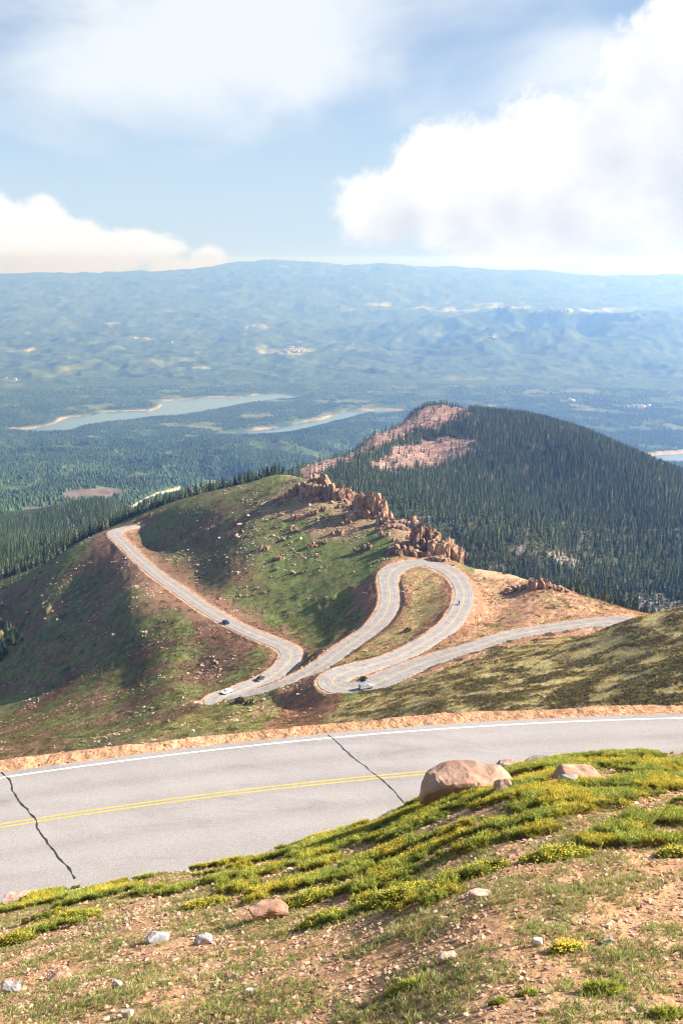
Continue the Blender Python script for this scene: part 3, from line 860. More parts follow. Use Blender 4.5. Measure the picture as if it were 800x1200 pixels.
CROWNS = [crown(s, 8 + s % 3, 8, .18 + .015 * (s % 3)) for s in range(5)]
LOWCR = [crown(20 + s, 4, 4, .21) for s in range(5)]
VALCR = []
for s in range(4):
    r_ = np.random.default_rng(60 + s); a = np.arange(6) * math.pi / 3 + r_.random()
    Vv = np.vstack([[[0, 0, 1]], np.stack([.30 * np.cos(a) * (.7 + .6 * r_.random(6)), .30 * np.sin(a) * (.7 + .6 * r_.random(6)), .10 + .1 * r_.random(6)], 1)])
    VALCR.append((Vv, np.array([[0, 1 + i, 1 + (i + 1) % 6] for i in range(6)]), np.ones((7, 3))))
M_NEEDLE = leaf_mat('dark_needles', .25, .5, .12, .8, (.050, .074, .028))
M_NEEDLE_Y = leaf_mat('yellowish_needles', .25, .5, .15, .8, (.085, .105, .030))
M_NEEDLE_C = leaf_mat('forest_needles', .25, .12, .10, .85)
M_BARK = plain_mat('bark', (.11, .075, .05), .9, .3, 3.0)

# candidate stems
N = 260000
rr_ = np.sqrt(rng.random(N) * (1700**2 - 380**2) + 380**2); aa = rng.uniform(-.40, .40, N)
tx, ty = rr_ * np.sin(aa), rr_ * np.cos(aa)
rgd = gridval(RIDGE, tx, ty); yet = ty
nn = fbm(tx, ty, 45, 3, 401)
keep = (yet > rgd + 14 + nn * 30)
bare = gridval(BARE.astype(float), tx, ty) > .5
keep &= ~(bare & (rng.random(N) > .045))
keep &= ~((gridval(TALUS, tx, ty) > .5) & (rng.random(N) > .25))
keep &= (nn > -.75 + .3 * rng.random(N))
dens_keep = rng.random(N) < np.where(yet < 800, 1.0, .8)
keep &= dens_keep
tx, ty = tx[keep], ty[keep]
# hold the stems a crown apart
order = rng.permutation(len(tx)); cell = {}; ok_ = []
for i in order:
    sp_ = 2.9 if ty[i] < 800 else 3.2
    ci, cj = int(tx[i] // sp_), int(ty[i] // sp_)
    if (ci, cj) in cell: continue
    cell[(ci, cj)] = 1; ok_.append(i)
tx, ty = tx[ok_], ty[ok_]
tz = ground(tx, ty)
th = (4.6 + 6.8 * rng.random(len(tx)) ** 1.2) * (1 + .12 * fbm(tx, ty, 120, 2, 403)) * np.where(ty < 760, .86, 1.0)
vis = visible(tx, ty, tz, th) & inframe(tx, ty, tz)
tx, ty, tz, th = tx[vis], ty[vis], tz[vis], th[vis]
# a few stems that stand on the open flank at the left edge of the hillside
for (u, v) in [(4,757),(10,752),(16,757),(2,735),(9,742),(3,712),(20,748),(6,768),(1,775),(13,738),(26,752),(3,690),(14,684),(24,680)]:
    h_ = hit(u, v, 300, 900)
    if h_ is not None: tx = np.r_[tx, h_[0]]; ty = np.r_[ty, h_[1]]; tz = np.r_[tz, h_[2]]; th = np.r_[th, 6.5 + 2.5 * rng.random()]
order = np.argsort(np.hypot(tx, ty) / th)
near_i, far_i = order[:300], order[300:]
crown_me = []; 
for k_, (cV, cF, cC) in enumerate(CROWNS):
    for mm in (M_NEEDLE, M_NEEDLE_Y):
        me = bpy.data.meshes.new('crown'); me.from_pydata(cV.tolist(), [], cF.tolist()); me.materials.append(mm); crown_me.append(me)
tV, tF = trunk_arr(); trunk_me = bpy.data.meshes.new('trunk'); trunk_me.from_pydata(tV.tolist(), [], tF.tolist()); trunk_me.materials.append(M_BARK)
for i in near_i:
    x, y, z, h_ = tx[i], ty[i], tz[i], th[i]
    u, v = project(np.array([x, y, z]))
    right = u > 430
    yel = right and y < 640 and rng.random() < .75
    e_ = empty('conifer_tree', (x, y, z - .15), rng.uniform(0, 6.28)); e_.scale = (h_ * rng.uniform(.85, 1.2),) * 2 + (h_,)
    if right and yel: tag(e_, 'yellowish green conifer rising behind the edge of the bare orange saddle', 'tree', 'conifers behind the bare saddle')
    elif right: tag(e_, 'dark conifer at the near foot of the forested hill, beyond the bare saddle', 'tree', 'dark conifers at the foot of the forested hill')
    elif y < 560: tag(e_, 'lone dark conifer on the open slope at the left edge', 'tree', 'conifers on the open left slope')
    else: tag(e_, 'dark conifer in the treeline along the left shoulder of the hillside', 'tree', 'conifers of the left treeline')
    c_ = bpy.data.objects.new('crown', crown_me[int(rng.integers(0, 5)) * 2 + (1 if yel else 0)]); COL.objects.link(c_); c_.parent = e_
    t_ = bpy.data.objects.new('trunk', trunk_me); COL.objects.link(t_); t_.parent = e_
if len(far_i):
    q = far_i
    base = np.array([.050, .074, .028]); 
    tone = fbm(tx[q], ty[q], 90, 3, 405)
    cl_ = base[None] * (.6 + .85 * rng.random((len(q), 1))) * (1 + .3 * tone[:, None])
    yy_ = sst(.1, .6, fbm(tx[q], ty[q], 160, 3, 407) + .5 * (1 - sst(620, 820, ty[q])))
    cl_ = cl_ * (1 - .6 * yy_[:, None]) + np.array([.075, .092, .032])[None] * .6 * yy_[:, None]
    pos = np.stack([tx[q], ty[q], tz[q] - .2], 1)
    dead = rng.random(len(q)) < .025; cl_[dead] = np.array([.21, .18, .15])
    Vv, Ff, Cc = scatter(LOWCR, pos, th[q] * rng.uniform(.85, 1.25, len(q)), rng.uniform(0, 6.28, len(q)), cl_, None, th[q])
    o = mesh_np('conifer_forest', Vv, Ff, M_NEEDLE_C, False, Cc); tag(o, 'dense dark conifer forest covering the rounded hill', 'forest', kind='stuff')
    print('hill trees', len(q))

# woods of the valley
N = 420000
rr_ = np.sqrt(rng.random(N) ** 1.25 * (8200**2 - 1650**2) + 1650**2); aa = rng.uniform(-.39, .39, N)
vx, vy = rr_ * np.sin(aa), rr_ * np.cos(aa)
cl1 = fbm(vx, vy, 230, 4, 411)
keep = (gridval(OPENG, vx, vy) < .2 + .5 * rng.random(N)) & (gridval(LAKE_SD, vx, vy) > 55) & (cl1 > -.30 + .42 * rng.random(N)) & (rng.random(N) < 1 - .85 * sst(5200, 8200, vy))
vx, vy = vx[keep], vy[keep]; vz = ground(vx, vy); vh = 8 + 6 * rng.random(len(vx))
vis = visible(vx, vy, vz, vh) & inframe(vx, vy, vz, 6, 6)
vx, vy, vz, vh = vx[vis], vy[vis], vz[vis], vh[vis]
tone = fbm(vx, vy, 500, 3, 413)
cl_ = np.array([.058, .098, .036])[None] * (.7 + .7 * rng.random((len(vx), 1))) * (1 + .45 * tone[:, None])
Vv, Ff, Cc = scatter(VALCR, np.stack([vx, vy, vz - 1], 1), vh * rng.uniform(.9, 1.3, len(vx)), rng.uniform(0, 6.28, len(vx)), cl_, None, vh)
o = mesh_np('valley_woods', Vv, Ff, M_NEEDLE_C, False, Cc); tag(o, 'far woods of small conifers spread over the valley floor', 'forest', kind='stuff')
print('valley trees', len(vx))

# houses of the distant towns
N = 60000
rr_ = np.sqrt(rng.random(N) * (16500**2 - 5000**2) + 5000**2); aa = rng.uniform(-.37, .37, N)
hx, hy = rr_ * np.sin(aa), rr_ * np.cos(aa)
keep = (gridval(PALE, hx, hy) > .45) & (fbm(hx, hy, 500, 2, 421) > .0); hx, hy = hx[keep][:900], hy[keep][:900]
cubeV = np.array([(x, y, z) for z in (0, .45) for y in (-.5, .5) for x in (-.5, .5)] + [(-.5, 0, .75), (.5, 0, .75)])
cubeF = np.array([(0, 1, 5), (0, 5, 4), (2, 7, 3), (2, 6, 7), (0, 4, 2), (2, 4, 6), (1, 3, 5), (3, 7, 5), (4, 5, 9), (4, 9, 8), (6, 9, 7), (6, 8, 9), (4, 8, 6), (5, 7, 9)])
hc = np.array([.42, .37, .33])[None] * (.5 + .7 * rng.random((len(hx), 1)))
if len(hx):
    Vv, Ff, Cc = scatter([(cubeV, cubeF, np.ones((10, 3)))], np.stack([hx, hy, ground(hx, hy)], 1), 12 + 16 * rng.random(len(hx)), rng.uniform(0, 6.28, len(hx)), hc)
    mt, w, b = new_mat('house_walls', .8, .3); w.link(w.n('ShaderNodeAttribute', attribute_name='Col').outputs['Color'], b.inputs['Base Color'])
    o = mesh_np('distant_town', Vv, Ff, mt, False, Cc); tag(o, 'scattered pale houses of far towns in the valley clearings', 'town', kind='stuff')

# ================================================================ rock
GR_A, GR_B = (.26, .15, .092), (.41, .275, .17)
M_CRAG = rock_mat('red_granite', (GR_A, GR_B), .9, .3, .25)
M_BOULD = rock_mat('tan_granite', ((.34, .225, .155), (.50, .38, .28)), 1.6, .3, .12)
M_STONE = rock_mat('loose_stone', None, 1.2, .25, .06)

def outcrop(u, v, wpx, hpx, label, seed, group=None, tall=1.0, n=22):
    h_ = hit(u, v, 250, 1200)
    if h_ is None: return
    s_ = h_[1] / F * 1.02
    Wm, Hm = wpx * s_, hpx * s_
    r_ = np.random.default_rng(seed)
    Vs, Fs = [], []; b0 = 0
    for k_ in range(n):
        q = r_.uniform(-.5, .5); dpt = r_.uniform(-.35, .35) * Wm * .7
        px, py = h_[0] + q * Wm, h_[1] + dpt
        env = (1 - (2 * q) ** 2) ** .7 * (1 - abs(dpt) / (Wm * .55)) * .6 + .4
        hh = Hm * env * r_.uniform(.25, 1.05); ww = min(Wm * .21, max(hh / (1.5 * tall), Wm * .12)) * r_.uniform(.8, 1.3)
        hV, hF, _ = hull(18, ww, ww * r_.uniform(.7, 1.1), hh * 1.3, seed * 100 + k_, .5)
        ti = r_.normal(0, .13, 2); hV = hV.copy(); hV[:, 0] += hV[:, 2] * ti[0]; hV[:, 1] += hV[:, 2] * ti[1]
        a = r_.uniform(0, 6.28); hV = np.stack([hV[:, 0] * math.cos(a) - hV[:, 1] * math.sin(a), hV[:, 0] * math.sin(a) + hV[:, 1] * math.cos(a), hV[:, 2]], 1)
        g_ = float(ground(px, py))
        hV += np.array([px, py, g_ - .1 * hh]) - h_
        Vs.append(hV); Fs.append(hF + b0); b0 += len(hV)
    o = mesh_np('rock_outcrop', np.vstack(Vs), np.vstack(Fs), M_CRAG); o.location = h_
    tag(o, label, 'rock outcrop', group)
CRAGS = [
 (371,577,34,25,'jagged red crag crowning the top of the rocky ridge',1.5,30),
 (393,583,28,24,'craggy row of upright stones just right of the ridge top',1.6,26),
 (351,577,22,14,'low broken crag on the left shoulder of the ridge top',1.0,18),
 (412,585,16,16,'narrow standing stones between the ridge top and the wide middle crag',1.8,12),
 (432,602,40,30,'wide blocky crag halfway along the rocky ridge',1.6,34),
 (452,612,20,17,'small pale crag on the right end of the middle crag',1.2,14),
 (420,606,26,16,'dark lower blocks at the left foot of the middle crag',1.0,16),
 (482,620,24,21,'short pointed crag between the middle crag and the big crag above the bend',1.5,18),
 (499,641,32,36,'tall spired crag standing directly above the upper bend of the road',1.7,30),
 (522,652,34,30,'squat rounded crag at the right end of the ridge above the upper bend',1.2,30),
 (478,646,44,14,'long low spread of dark blocks left of the spired crag',1.0,22),
 (540,656,16,14,'small leaning crag at the very end of the ridge by the forest',1.2,12),
 (630,689,24,18,'reddish crag rising from the middle of the bare saddle',1.2,20),
 (603,693,24,9,'low flat rocks left of the crag on the bare saddle',.8,14),
 (651,692,24,9,'short row of rocks right of the crag on the bare saddle',.9,14),
]
for k_, (u, v, a, b_, lb, tl, n_) in enumerate(CRAGS): outcrop(u, v, a * 1.12, b_ * 1.05, lb, 500 + k_, None, tl, int(n_ * 2.4))
for k_, (u, v, a) in enumerate([(247,620,9),(240,622,7),(320,589,10),(344,624,13),(308,644,16),(325,655,14),(364,641,16),(357,670,12),(213,652,7),(176,604,8),(190,600,7),(302,590,8),(347,606,14),(366,603,14),(377,598,12),(343,620,9),(377,638,14),(425,645,20),(330,604,10),(292,628,9),(395,626,16),(405,614,14),(385,610,10),(360,588,14),(336,590,10),(450,628,16),(462,634,12),(440,660,9)]):
    outcrop(u, v, a, a * .55, 'small tumble of tan boulders on the grassy slope left of the crags', 600 + k_, 'boulder tumbles on the grassy slope', 1.0, 14)

for k_, (u, v) in enumerate([(362,573),(383,580),(402,586),(422,596),(443,606),(461,614),(472,620),(490,632),(508,645),(531,655),(340,581),(327,586),(515,656),(456,618),(410,592),(376,584)]):
    outcrop(u, v, 26, 6.5, 'low ledge of broken bedrock joining the crags along the ridge', 800 + k_, 'bedrock ledges of the ridge', .8, 30)
stone_me = []
for s, (hV, hF, _) in enumerate(STONES):
    for mm in (M_BOULD, M_CRAG):
        me = bpy.data.meshes.new('boulder'); me.from_pydata(hV.tolist(), [], hF.tolist()); me.materials.append(mm); stone_me.append(me)
BZ = [  # photo centre, spread, count, sizes, group, label
 (325,618,85,42,74,.8,2.6,0,'boulders on the grassy slope','single tan boulder lying in the green turf left of the crags'),
 (405,600,50,26,30,.9,2.6,0,'boulders under the ridge crags','loose block at the foot of the crags along the ridge'),
 (490,640,44,18,26,.8,2.2,1,'blocks above the upper bend','reddish block fallen above the upper road bend'),
 (95,720,80,50,44,.9,2.4,0,'boulders on the dark left flank','pale boulder on the dark slope below the left road'),
 (242,780,22,18,30,.7,1.9,0,'pale stones below the left hairpin','pale stone in the boulder patch below the left hairpin'),
 (265,712,80,26,34,.5,1.5,1,'rocks in the left road bank','rusty rock in the cut bank above the left road'),
 (345,842,36,12,18,.6,1.5,1,'rocks on the cut knoll','rusty rock on the steep cut beside the lowest bend'),
 (220,852,60,9,14,.5,1.2,0,'stones on the near knoll','grey stone on the sunlit knoll just past the near road'),
 (625,694,45,10,18,.6,1.7,1,'rocks on the bare saddle','loose rock lying around the crag on the bare saddle'),
]
for (cu, cv, ru, rv, cnt, s0, s1, red, grp, lb) in BZ:
    got = 0; tries = 0
    while got < cnt and tries < 400:
        tries += 1
        u, v = rng.normal(cu, ru * .5), rng.normal(cv, rv * .55)
        h_ = hit(u, v, 180, 900)
        if h_ is None or gridval(ROAD_D, h_[0], h_[1]) < 2.4 or h_[1] > gridval(RIDGE, h_[0], h_[1]): continue
        got += 1
        s_ = s0 + (s1 - s0) * rng.random() ** 2.2
        o = bpy.data.objects.new('boulder', stone_me[int(rng.integers(0, 8)) * 2 + red]); COL.objects.link(o)
        o.location = h_; o.rotation_euler = (rng.normal(0, .2), rng.normal(0, .2), rng.uniform(0, 6.28)); o.scale = (s_ * rng.uniform(.8, 1.3), s_, s_ * rng.uniform(.7, 1.25))
        tag(o, lb, 'boulder', grp)

def scatter_zone(n, ymin, ymax, amax, fn, seed):
    r_ = np.random.default_rng(seed)
    a = r_.uniform(-amax, amax, n); r0 = np.sqrt(r_.random(n) * (ymax**2 - ymin**2) + ymin**2)
    x, y = r0 * np.sin(a), r0 * np.cos(a)
    k_ = fn(x, y, r_); x, y = x[k_], y[k_]; z = ground(x, y)
    v_ = visible(x, y, z, .5) & inframe(x, y, z, 10, 10)
    return x[v_], y[v_], z[v_]
# small loose stones of the hillside, the talus of the hill and the bare granite ridge
def f_small(x, y, r_):
    rd = gridval(ROAD_D, x, y); rg = gridval(RIDGE, x, y); so = gridval(SOIL, x, y)
    u, v = project(np.stack([x, y, ground(x, y)], -1))
    d_ = fbm(x, y, 22, 3, 431) + .55 * np.exp(-((x + 5) / 60) ** 2 - ((y - 520) / 60) ** 2) + .25 * so + .2 * (x / y < -.08)
    return (rd > 1.9) & (y < rg) & (near_d(x, y) > 9) & (d_ > .18 + .45 * r_.random(len(x)))
x, y, z = scatter_zone(150000, 60, 700, .40, f_small, 433)
x, y, z = x[:24000], y[:24000], z[:24000]
s_ = (.2 + 1.0 * rng.random(len(x)) ** 4) * np.where(y < 250, .55, 1.0)
pal = np.array([(.34, .21, .14), (.46, .33, .24), (.26, .14, .10), (.42, .36, .30)])
Vv, Ff, Cc = scatter(PEBBLES, np.stack([x, y, z], 1), s_, rng.uniform(0, 6.28, len(x)), pal[rng.integers(0, 4, len(x))])
o = mesh_np('hillside_stones', Vv, Ff, M_STONE, False, Cc); tag(o, 'countless small stones strewn over the hillside turf', 'stones', kind='stuff')
def f_tal(x, y, r_): return ((gridval(TALUS, x, y) > .5) & (r_.random(len(x)) < .5)) | ((gridval(BARE.astype(float), x, y) > .5) & (fbm(x, y, 30, 3, 435) > -.1))
x, y, z = scatter_zone(60000, 560, 1650, .40, f_tal, 437)
s_ = .8 + 2.6 * rng.random(len(x)) ** 3
pal = np.array([(.50, .40, .33), (.42, .27, .21), (.30, .19, .16), (.56, .50, .44)])
Vv, Ff, Cc = scatter(PEBBLES, np.stack([x, y, z], 1), s_, rng.uniform(0, 6.28, len(x)), pal[rng.integers(0, 4, len(x))])
o = mesh_np('talus_stones', Vv, Ff, M_STONE, False, Cc); tag(o, 'pale talus and granite blocks on the forested hill', 'stones', kind='stuff')

# low heath and turf of the hillside
def clump(seed, n=26):
    r_ = np.random.default_rng(seed); Vv, Ff = [], []
    for k_ in range(n):
        a = r_.uniform(0, 6.28); q = r_.random() ** .5 * .5; px, py = q * math.cos(a), q * math.sin(a); pz = .42 * (1 - (q * 1.9) ** 2) * r_.uniform(.5, 1.1) + .04
        d_ = r_.normal(size=(3, 3)) * np.array([.13, .13, .10]); i = len(Vv)
        for m_ in range(3): Vv.append((px + d_[m_, 0], py + d_[m_, 1], max(pz + d_[m_, 2], -.05)))
        Ff.append((i, i + 1, i + 2))
    return np.array(Vv), np.array(Ff), np.ones((len(Vv), 3))
def tuft(seed, n=6, hgt=1.0, wid=.07, spread=.5):
    r_ = np.random.default_rng(seed); Vv, Ff, Cv = [], [], []
    for k_ in range(n):
        a = r_.uniform(0, 6.28); l = r_.uniform(.55, 1.0) * hgt; sp_ = spread * r_.uniform(.2, 1.0)
        bx, by = r_.normal(0, .10, 2); pa = a + 1.57
        i = len(Vv); wx, wy = math.cos(pa) * wid, math.sin(pa) * wid
        Vv += [(bx - wx, by - wy, -.04), (bx + wx, by + wy, -.04), (bx + math.cos(a) * sp_ * .4 * l + wx * .7, by + math.sin(a) * sp_ * .4 * l + wy * .7, l * .62), (bx + math.cos(a) * sp_ * l, by + math.sin(a) * sp_ * l, l)]
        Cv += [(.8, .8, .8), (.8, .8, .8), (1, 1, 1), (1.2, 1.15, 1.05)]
        Ff += [(i, i + 1, i + 2), (i, i + 2, i + 3)]
    return np.array(Vv), np.array(Ff), np.array(Cv)
CLUMPS = [clump(s) for s in range(6)]
TUFTS = [tuft(s, 6, 1.0, .07, .7) for s in range(6)]
M_HEATH = leaf_mat('heath', .3, 1.5, .15, .85)
M_GRASS = leaf_mat('turf_blades', .25, 1.5, .35, .75)
def f_heath(x, y, r_):
    rd = gridval(ROAD_D, x, y); rg = gridval(RIDGE, x, y); so = gridval(SOIL, x, y)
    n_ = fbm(x + y * .2, y * .55, 6, 3, 127) * .8 + fbm(x, y, 9, 4, 123) * .4
    sp_ = (x > 5) & (y < 300)
    return (rd > 2.4) & (so < .5) & (y < rg) & (near_d(x, y) > 8.5) & (n_ + (.16 + .25 * sst(0, 45, x) * (1 - sst(150, 250, y))) * sp_ > .12 + .4 * r_.random(len(x)))
x1, y1, z1 = scatter_zone(230000, 60, 320, .40, f_heath, 441)
x2, y2, z2 = scatter_zone(160000, 320, 680, .40, f_heath, 442)
x, y, z = np.r_[x1[:27000], x2[:24000]], np.r_[y1[:27000], y2[:24000]], np.r_[z1[:27000], z2[:24000]]
sp_ = ((x > 5) & (y < 300))
pal = np.array([(.115, .09, .042), (.10, .115, .036), (.17, .14, .055), (.08, .075, .03), (.16, .18, .05)])
cl_ = pal[rng.integers(0, 5, len(x))] * np.where(sp_, .80, .9)[:, None] * np.where(sp_[:, None], np.array([1.1, .92, .95])[None], 1.0)
s_ = np.where(y < 300, .38 + .7 * rng.random(len(x)) ** 2, .6 + 1.0 * rng.random(len(x)) ** 2)
Vv, Ff, Cc = scatter(CLUMPS, np.stack([x, y, z], 1), s_, rng.uniform(0, 6.28, len(x)), cl_, None, s_ * .75)
o = mesh_np('heath_cover', Vv, Ff, M_HEATH, False, Cc); tag(o, 'low brown and green heath growing over the hillside', 'heath', kind='stuff')
def f_turf(x, y, r_):
    return (gridval(ROAD_D, x, y) > 2.0) & (gridval(SOIL, x, y) < .6) & (near_d(x, y) > 7.5) & (y < gridval(RIDGE, x, y)) & (fbm(x, y, 4, 2, 443) > -.25)
x, y, z = scatter_zone(120000, 50, 420, .40, f_turf, 445)
x, y, z = x[:42000], y[:42000], z[:42000]
ccv = gridval(CC, x, y)
cl_ = ccv * (.8 + .5 * rng.random((len(x), 1))) * np.array([1.10, 1.0, .78])[None]
s_ = (.22 + .3 * rng.random(len(x))) * (.8 + y / 500)
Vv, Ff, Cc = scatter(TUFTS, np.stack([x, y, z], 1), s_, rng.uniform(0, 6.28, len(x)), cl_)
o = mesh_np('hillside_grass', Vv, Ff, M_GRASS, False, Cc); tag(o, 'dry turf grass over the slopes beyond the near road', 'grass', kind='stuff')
# dark shrubs beside the lowest bend and inside the bends
shrub_me = []
for s in range(3):
    cV, cF, _ = clump(80 + s, 90); me = bpy.data.meshes.new('shrub'); me.from_pydata((cV * np.array([1, 1, 1.4])).tolist(), [], cF.tolist()); me.materials.append(leaf_mat('shrub_leaves', .3, 1.5, .15, .8, (.07, .062, .028))); shrub_me.append(me)
for k_, (u, v, s_, lb) in enumerate([(281,823,3.0,'dark round shrub on the knoll, left one of the pair below the white car'), (293,826,3.2,'dark round shrub on the knoll, right one of the pair below the dark car'), 
                          (477,740,2.6,'single dark bush on the turf inside the upper loop of the road'), (426,798,2.5,'brown bush on the tip of the orange island beside the grey car')]):
    h_ = hit(u, v, 200, 500)
    o = bpy.data.objects.new('shrub', shrub_me[k_ % 3]); COL.objects.link(o); o.location = h_; o.scale = (s_, s_, s_ * .8); o.rotation_euler = (0, 0, k_ * 1.3); tag(o, lb, 'shrub')
# ================================================================ the slope under the viewpoint
lo_u = np.array([-60, 0, 60, 120, 200, 300, 400, 500, 600, 690, 800, 900]); lo_v = np.array([1110, 1108, 1095, 1075, 1068, 1070, 1083, 1058, 1018, 1004, 985, 975])
def mat_field(x, y):
    z = ground(x, y); u, v = project(np.stack([x, y, z], -1))
    cv = 600 + (np.interp(u, crest_u, crest_v) - 600); lv = np.interp(u, lo_u, lo_v)
    s_ = (v - cv) / (lv - cv)
    n_ = 1.45 * fbm(x * .62 + y * .1, y * .95 - x * .25, 1.15, 3, 451) + .4 * fbm(x, y, .3, 2, 453)
    w_ = .30 * (1 - s_ ** 4) * (s_ < 1.0) - .5 * sst(1.03, 1.12, s_) - .16 * sst(.45, .85, s_) * (u < 330) + .04 * sst(.5, .9, s_) * (u > 330)
    w_ = w_ + .12 * (u > 350) * (s_ < .6) + .10 * sst(560, 720, u) * (s_ < 1.05)
    return n_ + w_ - .36
def fg_points(n, y0, y1, p, seed):
    r_ = np.random.default_rng(seed)
    y = (r_.random(n) * (y1 ** p - y0 ** p) + y0 ** p) ** (1 / p); t = r_.uniform(-.47, .47, n)
    return t * y, y, r_
def onslope(x, y): return near_d(x, y) < -5.1
M_LEAF = leaf_mat('flower_mat_leaves', .2, 4.0, .40, .6)
M_FLOW = leaf_mat('yellow_petals', .12, 4.0, .3, .6)
def sprig(seed):
    """cushion sprig: narrow leaves below, small yellow heads on top"""
    tV, tF, tC = tuft(seed, 9, 1.0, .075, .75)
    tC = tC * np.array([.37, .36, .065])
    r_ = np.random.default_rng(seed + 900); Vv, Ff, Cv = list(map(tuple, tV)), list(map(tuple, tF)), list(map(tuple, tC))
    for k_ in range(r_.integers(1, 3)):
        a = r_.uniform(0, 6.28); q = r_.uniform(.05, .55); px, py, pz = q * math.cos(a), q * math.sin(a), r_.uniform(.88, 1.16); i = len(Vv); rad = r_.uniform(.055, .085)
        Vv.append((px, py, pz + .03)); Cv.append((.70, .50, .03))
        for m_ in range(6):
            b_ = m_ * math.pi / 3; Vv.append((px + rad * math.cos(b_), py + rad * math.sin(b_), pz + r_.normal(0, .02))); Cv.append((.74, .58, .05))
        for m_ in range(6): Ff.append((i, i + 1 + m_, i + 1 + (m_ + 1) % 6))
    return np.array(Vv), np.array(Ff), np.array(Cv)
SPRIGS = [sprig(s) for s in range(8)]
GREENS = []
for s in range(8):
    tV, tF, tC = tuft(30 + s, 12, 1.0, .06, .8); GREENS.append((tV, tF, tC * np.array([.30, .31, .065])))
x, y, r_ = fg_points(1200000, 9, 31, 2.0, 455)
mf = mat_field(x, y); k_ = (mf > 0) & onslope(x, y) & (r_.random(len(x)) < .8)
x, y, mf = x[k_], y[k_], mf[k_]; z = ground(x, y)
v_ = inframe(x, y, z, 15, 15); x, y, z, mf = x[v_][:90000], y[v_][:90000], z[v_][:90000], mf[v_][:90000]
print('sprigs', len(x))
hgt = (.04 + .075 * sst(0, .2, mf)) * (.75 + .5 * r_.random(len(x)))
yl = fbm(x, y, 1.1, 3, 457)
isf = (r_.random(len(x)) < .38 + .6 * yl)
cl_ = (.75 + .45 * r_.random((len(x), 1))) * np.where(yl[:, None] > .1, np.array([1.15, 1.05, .9])[None], np.array([.85, .95, 1.0])[None])
ti = r_.normal(0, .18, (len(x), 2))
lift = .075 * sst(0, .16, mf)
A_ = scatter(SPRIGS, np.stack([x, y, z + lift], 1)[isf], hgt[isf] * 1.0, r_.uniform(0, 6.28, isf.sum()), cl_[isf], ti[isf])
B_ = scatter(GREENS, np.stack([x, y, z + lift], 1)[~isf], hgt[~isf] * .9, r_.uniform(0, 6.28, (~isf).sum()), cl_[~isf], ti[~isf])
o = mesh_np('flower_mat', np.vstack([A_[0], B_[0]]), np.vstack([A_[1], B_[1] + len(A_[0])]), M_LEAF, False, np.vstack([A_[2], B_[2]]))
tag(o, 'green ground cover dotted with tiny yellow flowers along the top of the slope', 'ground cover', kind='stuff')

# cushions of flowers that stand apart from the mat
CUSH = [
 (380,1082,64,22,1,'round yellow flowering cushion just right of the reddish flat stone'),
 (466,1054,86,24,1,'broad yellow flowering cushion at the lower edge of the flower mat in the centre'),
 (365,1055,84,20,1,'long yellow flowering cushion lying above the reddish flat stone'),
 (652,1006,80,24,1,'large green cushion with yellow flowers alone on bare soil to the right'),
 (556,1027,74,20,1,'flat green and yellow cushion between the centre mat and the lone right cushion'),
 (20,1106,46,22,1,'yellow flowering cushion cut off by the left edge of the view'),
 (85,1078,70,18,1,'low dark green and yellow cushion above the scattered stones on the left'),
 (662,1114,40,18,1,'small cushion with a few yellow flowers beside a white stone'),
 (472,1162,44,22,0,'bright green grass cushion standing alone near the bottom centre'),
 (706,1164,50,28,0,'soft pale green grass cushion near the bottom right'),
 (778,1192,44,24,0,'green grass cushion in the bottom right corner'),
 (618,1166,26,14,0,'small green grass tuft left of the soft pale cushion'),
 (583,1176,24,14,0,'tiny green tuft close to the bottom between two cushions'),
 (240,1062,60,14,1,'thin low cushion with yellow flowers left of the reddish flat stone'),
 (790,1004,44,18,1,'yellow flowering cushion at the right edge above bare soil'),
]
